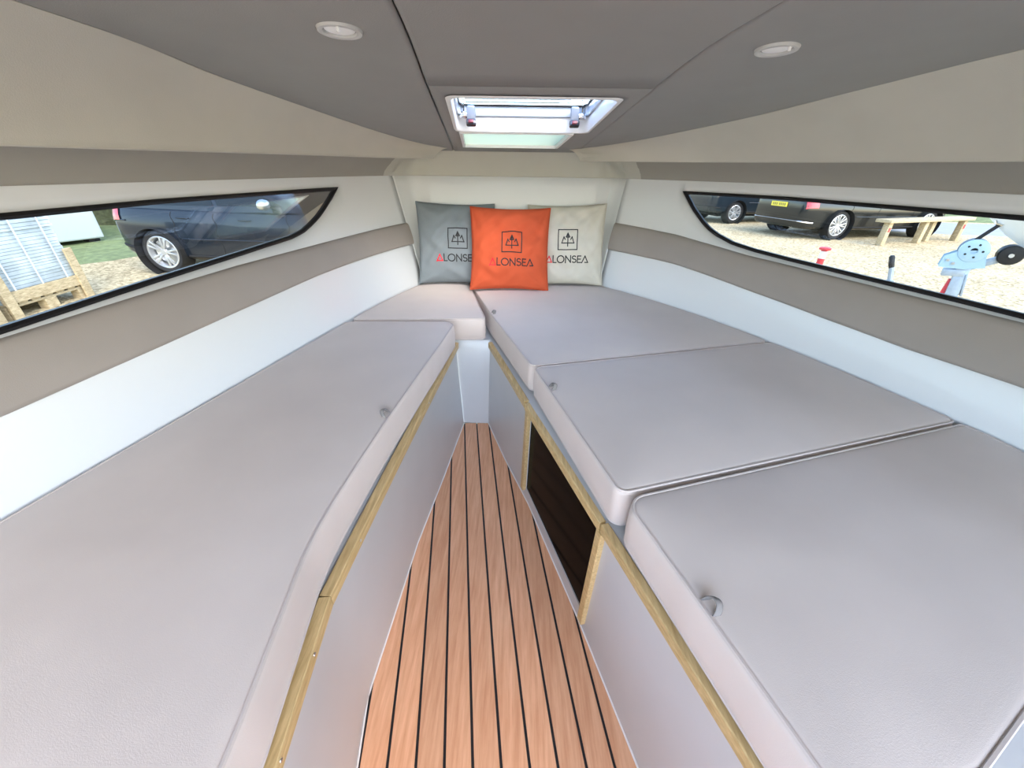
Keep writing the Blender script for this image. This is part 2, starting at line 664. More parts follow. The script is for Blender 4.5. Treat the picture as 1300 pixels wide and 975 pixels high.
band(-1, 'trim_1')
band(1, 'trim_2')

# ---- ceiling
HATCH_L = [(-1.2, -.12), (1.40, -.197), (1.91, -.243), (1.935, -.243), (1.957, -.230), (2.33, -.262), (2.7, -.28)]
HATCH_R = [(-1.2, .36), (1.40, .308), (1.91, .296), (1.935, .296), (1.957, .238), (2.33, .208), (2.7, .19)]
VU = {-1: [(-1.2, -.80), (0, -.805), (.6, -.805), (1.0, -.79), (1.25, -.773), (1.52, -.712), (1.934, -.606), (2.15, -.53), (2.303, -.455), (2.397, -.36)],
      1: [(-1.2, 1.02), (0, 1.03), (.6, 1.035), (1.0, 1.012), (1.15, .972), (1.31, .918), (1.629, .809), (2.022, .611), (2.18, .51), (2.303, .404), (2.393, .285)]}
VL = {-1: [(-1.2, -.985, 1.222), (0, -.98, 1.223), (.5, -.955, 1.225), (.8, -.92, 1.226), (1.09, -.87, 1.2285), (1.5, -.785, 1.232), (1.81, -.705, 1.234), (2.05, -.61, 1.2345), (2.22, -.51, 1.2355), (2.33, -.425, 1.236)],
      1: [(-1.2, 1.285, 1.226), (0, 1.28, 1.227), (.6, 1.26, 1.229), (1.06, 1.2, 1.230), (1.35, 1.12, 1.2305), (1.64, 1.0, 1.231), (1.9, .83, 1.232), (2.12, .62, 1.233), (2.25, .46, 1.234), (2.33, .34, 1.234)]}
SEAM_L = [(-1.2, -.10), (.797, -.192), (1.295, -.242), (2.394, -.331), (2.7, -.36)]
SEAM_R = [(-1.2, .445), (.776, .398), (1.32, .374), (2.7, .33)]


def zc(y):
    t = max(0.0, y - .85)
    if t < .3:
        return 1.42 - .0966 * t * t / .6
    return 1.42 - .0966 * (t - .15)


def sheet(name, fa, fb, y0, y1, mat, ny=40, nx=8, dz=0.0, hole=None, parent=None, solid=.012, roundx=.006):
    """a ceiling panel between two plan curves, edges rolled up a little"""
    ys = list(np.linspace(y0, y1, ny))
    V, Fc = [], []
    for j, y in enumerate(ys):
        a, b = fa(y), fb(y)
        xs = [a, a + .002, a + roundx] + list(np.linspace(a + roundx * 2, b - roundx * 2, nx)) + [b - roundx, b - .002, b]
        for i, x in enumerate(xs):
            e = min(i, len(xs) - 1 - i)
            up = (.008, .003, .0006)[e] if e < 3 else 0
            V.append((x, y, zc(y) + dz + up))
    m = nx + 6
    for j in range(len(ys) - 1):
        for i in range(m - 1):
            a = j * m + i
            Fc.append((a, a + 1, a + m + 1, a + m))
    o = mk(name, V, Fc, mat, parent, angle=60)
    sol = o.modifiers.new('thick', 'SOLIDIFY'); sol.thickness = solid
    sol.offset = 1 if o.data.polygons[len(o.data.polygons) // 2].normal.z > 0 else -1
    return o


ceil_root = root('ceiling', (0.1, 1.0, 1.43), None, None, kind='structure')
XG = .0013
YC = 2.60
sheet('ceiling_panel', lambda y: interp(VU[-1], y)[0] - .004 if y < 2.397 else -.5, lambda y: interp(SEAM_L, y)[0] - XG, -1.2, YC, M['headliner'], 50, parent=ceil_root)
sheet('ceiling_panel', lambda y: interp(SEAM_R, y)[0] + XG, lambda y: interp(VU[1], y)[0] + .004 if y < 2.393 else .45, -1.2, YC, M['headliner'], 50, parent=ceil_root)
sheet('ceiling_panel', lambda y: interp(SEAM_L, y)[0] + XG, lambda y: interp(SEAM_R, y)[0] - XG, -1.2, 1.297, M['headliner'], 26, nx=12, dz=-.003, parent=ceil_root)
# forward panel around the hatch opening and the fixed roof pane
YH0, YH1, YP0, YP1 = 1.40, 1.91, 1.957, 2.33
ys = [1.304, 1.306, 1.312, 1.36, YH0] + list(np.linspace(YH0, YH1, 9))[1:] + [1.93, YP0] + list(np.linspace(YP0, YP1, 7))[1:] + [2.36, 2.45, YC]
V, Fc = [], []
for j, y in enumerate(ys):
    sl, hl, hr, sr = interp(SEAM_L, y)[0] + XG, interp(HATCH_L, y)[0], interp(HATCH_R, y)[0], interp(SEAM_R, y)[0] - XG
    for i, x in enumerate((sl, sl + .004, lerp(sl, hl, .5), hl, lerp(hl, hr, .33), lerp(hl, hr, .66), hr, lerp(hr, sr, .5), sr - .001, sr)):
        up = .006 if i == 0 else 0
        if j == 0: up = .010
        if j == 1: up = .003
        V.append((x, y, zc(y) + up))
m = 10
for j in range(len(ys) - 1):
    ym = (ys[j] + ys[j + 1]) / 2
    for i in range(m - 1):
        if 3 <= i <= 5 and (YH0 < ym < YH1 or YP0 < ym < YP1):
            continue
        a = j * m + i
        Fc.append((a, a + 1, a + m + 1, a + m))
o = mk('ceiling_panel', V, Fc, M['headliner'], ceil_root, angle=60)
sol = o.modifiers.new('thick', 'SOLIDIFY'); sol.thickness = .012
sol.offset = 1 if o.data.polygons[0].normal.z > 0 else -1

# ---- side valances (coachroof sides), a soft panel each
for side, nme in ((-1, 'trim_3'), (1, 'trim_4')):
    up = [Vector((p[1], p[0], zc(p[0]))) for p in VU[side]]
    lo = [Vector((p[1], p[0], p[2])) for p in VL[side]]

    def arc(P, n):
        Q = catmull(P, 200)
        d = [0]
        for a, b in zip(Q, Q[1:]): d.append(d[-1] + (b - a).length)
        out = []
        for k in range(n):
            s_ = d[-1] * k / (n - 1)
            i = min(max(int(np.searchsorted(d, s_)) - 1, 0), len(Q) - 2)
            f_ = (s_ - d[i]) / max(d[i + 1] - d[i], 1e-9)
            out.append(Q[i].lerp(Q[i + 1], min(max(f_, 0), 1)))
        return out
    A, Bv = arc(up, 90), arc(lo, 90)
    rows = []
    for k in range(90):
        a, b = A[k], Bv[k]
        d = (b - a)
        out = Vector((side, 0, 0))
        ln = d.length
        nrm = Vector((-side * abs(d.z), 0, -abs(d.x))).normalized()
        row = [a + Vector((0, 0, .010)) + out * .004, a + Vector((0, 0, .001))]
        for t in (.04, .12, .22, .34, .46, .58, .70, .80, .88, .94, .975):
            bul = -.09 * ln * math.sin(math.pi * t ** .9)
            row.append(a + d * t + nrm * bul)
        tip = a + d
        row += [tip + nrm * .003, tip + out * .004 - Vector((0, 0, .004)), tip + out * .010 - Vector((0, 0, .003)), tip + out * .014 + Vector((0, 0, .004)), tip + out * .012 + Vector((0, 0, .03))]
        rows.append(row)
    mb = MB().grid(rows)
    m_ = len(rows[0])
    mb.F.append(tuple(len(mb.V) - m_ + i for i in range(m_)))
    o = mb.build(nme, M['headliner_soft'], angle=60)
    meta(o, kind='structure')

# ---- lining strip between hull top and valance, and the front fascia
for nme, pts in (('trim_5', [(S(-1, y, HT), side_nrm(-1, y)) for y in np.linspace(-1.2, 2.335, 60)]),
                 ('trim_6', [(S(1, y, HT), side_nrm(1, y)) for y in np.linspace(-1.2, 2.335, 60)]),
                 ('trim_7', [(S(-1, y, HT), side_nrm(-1, y)) for y in np.linspace(2.330, 2.40, 4)] + [(Sf(i, HT), FN[i]) for i in range(len(FP))] + [(S(1, y, HT), side_nrm(1, y)) for y in np.linspace(2.40, 2.330, 4)])):
    rows = []
    for p, n in pts:
        fr = max(0, n.y) ** 3
        right = n.x > 0
        d = lerp(.20 if right else .15, .085, fr)
        zt = lerp(1.272 if right else 1.258, 1.315, fr)
        n3 = Vector((n.x, n.y, 0))
        rows.append([p + n3 * .004 + Vector((0, 0, -.004)), p - n3 * .004 + Vector((0, 0, -.003)), p - n3 * .008 + Vector((0, 0, .004))] +
                    [p - n3 * (d * (t * .75 + .25 * t * t)) + Vector((0, 0, .004 + (zt - HT) * t)) for t in (.15, .35, .6, .8, 1)])
    o = MB().grid(rows).build(nme, M['fascia'] if nme == 'trim_7' else M['deck_lining'], angle=60)
    meta(o, kind='structure')

# ---- outer deck above everything (keeps the daylight out)
ys = [-1.2, 0, .4, .8, 1.1, YH0, 1.6, 1.75, YH1, YP0, 2.1, YP1, 2.45, 2.66]
V, Fc = [], []
for y in ys:
    yy = min(y, YF)
    row = []
    ol, orr = S(-1, yy, HT, .12), S(1, yy, HT, .12)
    ul, ur = interp(VU[-1], min(y, 2.3))[0], interp(VU[1], min(y, 2.3))[0]
    hl, hr = interp(HATCH_L, y)[0], interp(HATCH_R, y)[0]
    for (x, z) in ((ol.x, HT + .012), (lerp(ol.x, ul, .55), 1.30), (ul - .03, zc(y) + .055), (hl, zc(y) + .06), (hr, zc(y) + .06), (ur + .03, zc(y) + .055), (lerp(orr.x, ur, .55), 1.30), (orr.x, HT + .012)):
        V.append((x, y, z))
m = 8
for j in range(len(ys) - 1):
    ym = (ys[j] + ys[j + 1]) / 2
    for i in range(m - 1):
        if i == 3 and (YH0 < ym < YH1 or YP0 < ym < YP1): continue
        a = j * m + i
        Fc.append((a, a + 1, a + m + 1, a + m))
n = len(V)
last = n - m
for i in range(m):
    V.append((V[last + i][0], 2.70, HT - .02))
for i in range(m - 1):
    Fc.append((last + i, last + i + 1, n + i + 1, n + i))
o = mk('roof_deck', V, Fc, M['gelcoat'], smooth=False)
sol = o.modifiers.new('thick', 'SOLIDIFY'); sol.thickness = .012
sol.offset = 1 if o.data.polygons[0].normal.z > 0 else -1
meta(o, kind='structure')


# ---- roof hatch
def hpt(u, v, dz, grow=0.0):
    """u 0..1 left-right, v 0..1 aft-forward across the hatch opening"""
    y = lerp(YH0, YH1, v)
    a, b = interp(HATCH_L, min(y, YH1))[0], interp(HATCH_R, min(y, YH1))[0]
    if y > YH1:
        a, b = -.243, .296
    return Vector((lerp(a, b, u) + (u - .5) * 2 * grow, y + (v - .5) * 2 * grow, zc(y) + dz))


def rloop(grow, dz, rad=.05, n=6):
    w, l = .52, .51
    out = []
    for (cu, cv, a0) in ((1, 0, -90), (1, 1, 0), (0, 1, 90), (0, 0, 180)):
        for k in range(n + 1):
            a = math.radians(a0 + 90 * k / n)
            u = cu + (-(cu * 2 - 1) * rad + rad * math.cos(a)) / w
            v = cv + (-(cv * 2 - 1) * rad + rad * math.sin(a)) / l
            out.append(hpt(u, v, dz, grow))
    return out


def ringmesh(loops, closed=False):
    n = len(loops[0])
    V = [p for l in loops for p in l]
    Fc = []
    m = len(loops)
    for a in range(m if closed else m - 1):
        b = (a + 1) % m
        for i in range(n):
            j = (i + 1) % n
            Fc.append((a * n + i, a * n + j, b * n + j, b * n + i))
    return V, Fc


hatch = root('roof_hatch', (.04, 1.65, 1.36), 'open-topped white roof hatch with clear lid and two grey latches', 'hatch')
hatch['label'] = 'square roof hatch with white surround, clear lid and two grey latches'
V, Fc = ringmesh([rloop(.012, -.001, .03), rloop(.006, -.006, .03), rloop(-.002, -.005, .035), rloop(-.005, .004, .04), rloop(-.003, .046, .045), rloop(.02, .050, .03)])
mk('surround', V, Fc, M['white'], hatch, angle=50, label='white moulded hatch surround')
V, Fc = ringmesh([rloop(.004, .047, .045), rloop(-.010, .048, .045), rloop(-.012, .052, .045), rloop(-.012, .080, .045), rloop(.010, .080, .05), rloop(.010, .050, .05)], True)
mk('lid_frame', V, Fc, M['frame_pale'], hatch, angle=50, label='pale lid frame')
V, Fc = ringmesh([rloop(-.011, .080, .045), rloop(-.018, .081, .045), rloop(-.018, .087, .045), rloop(.006, .087, .05), rloop(.006, .080, .05)], True)
mk('gasket', V, Fc, M['rubber'], hatch, angle=50, label='black lid gasket')
lp = rloop(.004, .0875, .05); lp2 = rloop(.004, .0935, .05)
nl = len(lp)
mk('lid_pane', lp + lp2, [tuple(range(nl))[::-1], tuple(range(nl, 2 * nl))] + [(i, (i + 1) % nl, nl + (i + 1) % nl, nl + i) for i in range(nl)], M['clear'], hatch, smooth=False, label='clear acrylic lid pane')
for u in (.115, .885):
    c = hpt(u, .93, .045)
    h = MB()
    h.box(c + Vector((0, -.004, .006)), (.034, .026, .05), None, .007)
    hb = h.build('latch', M['grey_plastic'], hatch, label='grey plastic hatch latch')
    h = MB()
    sgn = -1 if u < .5 else 1
    h.lathe([(0.001, -.016), (.011, -.016), (.013, -.012), (.013, .012), (.011, .016), (.001, .016)], c + Vector((sgn * .030, .004, .0)), (1, 0, 0), 14)
    h.tube([c + Vector((sgn * .030, .004, 0)), c + Vector((sgn * .034, .004, .03)), c + Vector((sgn * .03, .01, .045))], .006, 8)
    h.build('latch_pivot', M['chrome'], hb, label='chrome latch pivot')
    h = MB()
    h.box(c + Vector((0, -.012, -.026)), (.040, .022, .024), Matrix.Rotation(math.radians(-25), 3, 'X'), .006)
    h.build('latch_lever', M['lever'], hb, label='dark latch lever')
    h = MB()
    h.box(c + Vector((0, -.024, -.022)), (.020, .006, .012), Matrix.Rotation(math.radians(-25), 3, 'X'), .002)
    h.build('latch_button', M['redplastic'], hb, label='small red latch button')

# ---- fixed frosted roof pane ahead of the hatch
skl = root('roof_pane', (-.01, 2.14, 1.31), 'pale green frosted roof pane framed in white, ahead of the roof hatch', 'roof window')


def ppt(u, v, dz, g=0.0):
    y = lerp(YP0, YP1, v)
    a, b = interp(HATCH_L, y)[0], interp(HATCH_R, y)[0]
    return Vector((lerp(a, b, u) + (u - .5) * 2 * g, y + (v - .5) * 2 * g, zc(min(max(y, YP0), YP1)) + dz))


def ploop(g, dz):
    return [ppt(0, 0, dz, g), ppt(1, 0, dz, g), ppt(1, 1, dz, g), ppt(0, 1, dz, g)]


V, Fc = ringmesh([ploop(.010, .0), ploop(.009, -.005), ploop(-.004, -.005), ploop(-.006, .006), ploop(-.006, .05), ploop(.010, .05)], True)
mk('pane_frame', V, Fc, M['white'], skl, angle=30)
a, b = ploop(-.004, .008), ploop(-.004, .014)
mk('pane', a + b, [(3, 2, 1, 0), (4, 5, 6, 7)] + [(i, (i + 1) % 4, 4 + (i + 1) % 4, 4 + i) for i in range(4)], M['frost'], skl, smooth=False, label='frosted pale green pane')

# ---- ceiling downlights
for (x, y, lab) in ((-.328, .941, 'flush round white ceiling light over the long single berth cushion'), (.525, 1.014, 'flush round white ceiling light over the three-part berth cushions')):
    z = zc(y)
    r = root('ceiling_light', (x, y, z), lab, 'ceiling light', 'flush ceiling lights')
    tilt = Vector((0, .05, 1)).normalized()
    mb = MB().lathe([(.041, .006), (.041, -.001), (.039, -.005), (.034, -.006), (.030, -.004), (.0285, .004)], (x, y, z), tilt, 36)
    mb.build('bezel', M['bezel'], r, angle=50)
    mb = MB().lathe([(.0285, .002), (.027, -.001), (.015, -.003), (.0001, -.0035)], (x, y, z), tilt, 36)
    mb.build('lens', M['lens'], r, angle=50)
    MB().lathe([(.003, -.010), (.003, -.004)], (x + .008, y - .032, z), tilt, 8).build('switch_pip', M['white'], r)

# ---- unseen low panel below the open companionway, added to block low light
mb = MB()
a_, b_ = S(-1, -1.29, .7), S(1, -1.29, .7)
mb.box(((a_.x + b_.x) / 2, -1.295, .355), (b_.x - a_.x, .03, .75), None, .006)
meta(mb.build('aft_light_block', M['gelcoat'], smooth=False), kind='structure')

# ------------------------------------------------------------------ floor
FL = [(-.255, 1.703), (-.295, 1.30), (-.336, .94), (-.352, .65), (-.362, .472), (-.342, .337), (-.30, .05), (-.22, -1.28)]
FR = [(-.124, 1.706), (-.03, 1.42), (.074, 1.136), (.145, .90), (.215, .668), (.302, .344), (.385, .05), (.68, -1.28)]
outline = FL + FR[::-1]
fl = MB().prism(outline, -.03, -.0035).build('floor', M['caulk'], smooth=False)
meta(fl, kind='structure')


def clip(poly, nx, ny, d):
    """keep nx*x+ny*y<=d"""
    out = []
    n = len(poly)
    for i in range(n):
        a, b = poly[i], poly[(i + 1) % n]
        da, db = nx * a[0] + ny * a[1] - d, nx * b[0] + ny * b[1] - d
        if da <= 0: out.append(a)
        if (da < 0 < db) or (db < 0 < da):
            t = da / (da - db)
            out.append((a[0] + (b[0] - a[0]) * t, a[1] + (b[1] - a[1]) * t))
    return out


tilt = .128
cw = .0655
gap = .0034
for k in range(-8, 12):
    # plank between seam k and k+1; seam position at y=.34: x = -.012 + k*cw
    xa, xb = -.012 + k * cw + gap, -.012 + (k + 1) * cw - gap
    poly = clip(outline, -1, -tilt, -(xa + tilt * .34))
    if len(poly) < 3: continue
    poly = clip(poly, 1, tilt, xb + tilt * .34)
    if len(poly) < 3: continue
    c = Vector((sum(p[0] for p in poly) / len(poly), sum(p[1] for p in poly) / len(poly)))
    ar = abs(sum(poly[i][0] * poly[(i + 1) % len(poly)][1] - poly[(i + 1) % len(poly)][0] * poly[i][1] for i in range(len(poly)))) / 2
    if ar < .0001: continue
    V = []
    n = len(poly)
    # keep the long grain on the plank's own axis
    for z, ins in ((-.0036, 0), (-.0008, 0), (0, .0012)):
        for p in poly:
            dx = c.x - tilt * (p[1] - c.y) - p[0]
            V.append((p[0] + max(-ins, min(ins, dx)), p[1], z))
    Fc = [tuple(range(n))[::-1], tuple(range(2 * n, 3 * n))]
    for l in range(2):
        for i in range(n):
            j = (i + 1) % n
            Fc.append((l * n + i, l * n + j, (l + 1) * n + j, (l + 1) * n + i))
    mk('plank', V, Fc, M['teak'], fl, smooth=False)
edge = [Vector((p[0], p[1], .001)) for p in FL[::-1]] + [Vector((p[0], p[1], .001)) for p in FR]
MB().tube(edge, .0032, 6).build('sealant_bead', M['bead'], fl, label='white sealant bead round the floor edge')

# ------------------------------------------------------------------ berth bases
ZB = .45
LT = [(-.284, 1.771), (-.32, 1.30), (-.350, .90), (-.368, .62), (-.377, .456), (-.351, .209), (-.32, -.05), (-.23, -1.28)]
RT = [(-.113, 1.777), (-.02, 1.475), (.064, 1.194), (.234, .651), (.371, .217), (.45, -.05), (.73, -1.28)]


def fl_at(P, y):
    Q = sorted([(p[1], p[0]) for p in P])
    return interp(Q, y)[0]


lb = root('berth_base', (-.6, .9, 0), 'white moulded berth base with oak edge strip, under the long single cushion', 'berth base')
mb = MB()
cols = []
ysL = np.linspace(1.768, -1.28, 56)
for y in ysL:
    xt = fl_at(LT, y)
    yb = min(y, 1.703)
    xb = fl_at(FL, yb)
    cols.append([Vector((lerp(xb, xt, t), lerp(yb, y, t), ZB * t)) for t in (0, .02, .05, .2, .5, .8, .97)] + [Vector((xt - .006, y, ZB)), Vector((xt - .03, y, ZB + .0005)), S(-1, y, ZB - .03)])
mb.grid(cols)
mb.build('side_panel', M['gelcoat_matt'], lb, angle=40)

rb = root('berth_base', (.6, .9, 0), 'white moulded berth base with oak-framed dark locker, under the three-part cushions', 'berth base')


def rface(y, z):
    xt = fl_at(RT, y)
    yb = min(y, 1.706)
    xb = fl_at(FR, yb)
    t = z / ZB
    return Vector((lerp(xb, xt, t), lerp(yb, y, t), z))


LK0, LK1 = .668, 1.172      # locker opening along y
LZ0, LZ1 = .055, .425
mb = MB()
for (a, b, z0, z1) in ((1.774, LK1, 0, ZB), (LK1, LK0, 0, LZ0), (LK1, LK0, LZ1, ZB), (LK0, -1.28, 0, ZB)):
    mb.grid([[rface(y, lerp(z0, z1, k / 6)) for k in range(7)] for y in np.linspace(a, b, 16)])
mb.grid([[rface(y, ZB) + Vector((0, 0, 0)), rface(y, ZB) + Vector((.03, 0, .0005)), S(1, y, ZB - .03)] for y in np.linspace(1.774, -1.28, 56)])
# recess behind the opening
inw = Vector((.03, .01, 0))
cn = [rface(LK1, LZ0), rface(LK0, LZ0), rface(LK0, LZ1), rface(LK1, LZ1)]
V = cn + [c + inw for c in cn]
mb.add(V, [(0, 1, 5, 4), (1, 2, 6, 5), (2, 3, 7, 6), (3, 0, 4, 7)])
mb.build('side_panel', M['gelcoat_matt'], rb, angle=40, doubles=.0003)
q = [c + inw * .12 for c in cn]
q2 = [c + inw * .5 for c in cn]
mk('locker_door', q + q2, [(0, 1, 2, 3), (7, 6, 5, 4), (0, 4, 5, 1), (1, 5, 6, 2), (2, 6, 7, 3), (3, 7, 4, 0)], M['smoked'], rb, smooth=False, label='glossy black locker door panel')

fb = root('berth_base', (-.2, 2.1, 0), 'white moulded end of the foot well, under the forward cushions', 'berth base')
mb = MB()
rows = []
for k in range(9):
    t = k / 8
    bx = lerp(-.258, -.121, t); tx = lerp(-.290, -.108, t)
    rows.append([Vector((lerp(bx, tx, s_), lerp(1.7045, 1.774, s_), ZB * s_)) for s_ in (0, .05, .3, .6, .95)] + [Vector((tx, 1.780, ZB)), Vector((tx, 1.81, ZB + .0005)), Vector((tx, 2.44, ZB))])
mb.grid(rows)
mb.build('end_panel', M['gelcoat_matt'], fb, angle=40)
mb = MB()
mb.grid([[S(-1, y, ZB - .03), Vector((-.285, y, ZB))] for y in np.linspace(1.76, 2.39, 12)])
mb.grid([[Vector((-.11, y, ZB)), S(1, y, ZB - .03)] for y in np.linspace(1.76, 2.39, 12)])
mb.build('berth_top', M['gelcoat_matt'], fb)


# ---- oak edge strips
def strip(path, w, h, name, parent, up=(0, 0, 1), bev=.002):
    """a bevelled wooden bar following a polyline; path points are its centre line"""
    P = [Vector(p) for p in path]
    rows = []
    for i, p in enumerate(P):
        t = (P[min(i + 1, len(P) - 1)] - P[max(i - 1, 0)]).normalized()
        u = Vector(up)
        sd = t.cross(u).normalized()
        u2 = sd.cross(t).normalized()
        a, b, c = w / 2, h / 2, bev
        prof = [(-a, -b + c), (-a, b - c), (-a + c, b), (a - c, b), (a, b - c), (a, -b + c), (a - c, -b), (-a + c, -b)]
        rows.append([p + sd * x + u2 * z for x, z in prof])
    V = [v for r_ in rows for v in r_]
    n = 8
    Fc = [tuple(range(n))[::-1], tuple(range(len(V) - n, len(V)))]
    for i in range(len(rows) - 1):
        for k in range(n):
            l = (k + 1) % n
            Fc.append((i * n + k, i * n + l, (i + 1) * n + l, (i + 1) * n + k))
    return mk(name, V, Fc, M['oak'], parent, angle=25)


def lpath(y0, y1, dx, z, n=20):
    return [(fl_at(LT, y) + dx, y, z) for y in np.linspace(y0, y1, n)]


strip(lpath(1.735, .460, .011, ZB - .011), .024, .030, 'edge_strip', lb)
strip(lpath(.457, -1.27, .011, ZB - .011), .024, .030, 'edge_strip', lb)
for y in (.60, .36, .22, 1.2):
    x = fl_at(LT, y)
    MB().lathe([(.0001, .0012), (.003, .001), (.0036, 0)], (x + .0235, y, ZB - .008), (1, 0, .0), 10).build('screw', M['alu'], lb)


def rpath(y0, y1, dx, z, n=12):
    return [(fl_at(RT, y) + dx, y, z) for y in np.linspace(y0, y1, n)]


strip(rpath(1.745, 1.205, -.006, ZB - .011), .020, .030, 'edge_strip', rb)
strip(rpath(.648, -1.27, -.006, ZB - .011, 20), .020, .030, 'edge_strip', rb)
# locker frame: top rail and two stiles
strip(rpath(1.196, .655, -.007, ZB - .014), .020, .030, 'locker_rail', rb)
for ya, yl in ((1.182, 'fwd'), (.655, 'aft')):
    a = rface(ya, .045 if ya > 1 else .035); b = rface(ya, ZB - .030)
    d = Vector((-.006, 0, 0))
    t = (rface(ya - .01, .2) - rface(ya + .01, .2)).normalized()
    strip([a + d, lerp(a, b, .5) + d, b + d], .026, .016, 'locker_stile', rb, up=t.cross(Vector((0, 0, 1))))
for y in (.36, .52):
    MB().lathe([(.0001, .0012), (.003, .001), (.0036, 0)], (fl_at(RT, y) - .0145, y, ZB - .006), (-1, 0, 0), 10).build('screw', M['alu'], rb)


# ------------------------------------------------------------------ cushions
def round_poly(pts, step=.012):
    """pts: (x, y, corner radius); radius 0 keeps a smooth curve point"""
    n = len(pts)
    out = []
    for i in range(n):
        p = Vector(pts[i][:2]); r = pts[i][2]
        if r <= 0:
            out.append(p); continue
        a = Vector(pts[i - 1][:2]); b = Vector(pts[(i + 1) % n][:2])
        u = (a - p).normalized(); v = (b - p).normalized()
        ang = u.angle(v)
        if ang > math.radians(172):
            out.append(p); continue
        d = min(r / math.tan(ang / 2), (a - p).length * .48, (b - p).length * .48)
        r2 = d * math.tan(ang / 2)
        c = p + (u + v).normalized() * (r2 / math.sin(ang / 2))
        s0 = p + u * d - c; s1 = p + v * d - c
        a0 = math.atan2(s0.y, s0.x); a1 = math.atan2(s1.y, s1.x)
        da = (a1 - a0 + math.pi) % (2 * math.pi) - math.pi
        k = max(3, int(abs(da) * r2 / .008) + 2)
        for j in range(k + 1):
            t = a0 + da * j / k
            out.append(c + Vector((math.cos(t), math.sin(t))) * r2)
    # resample
    res = []
    m = len(out)
    for i in range(m):
        a, b = out[i], out[(i + 1) % m]
        k = max(1, int((b - a).length / step))
        for j in range(k):
            res.append(a.lerp(b, j / k))
    return res


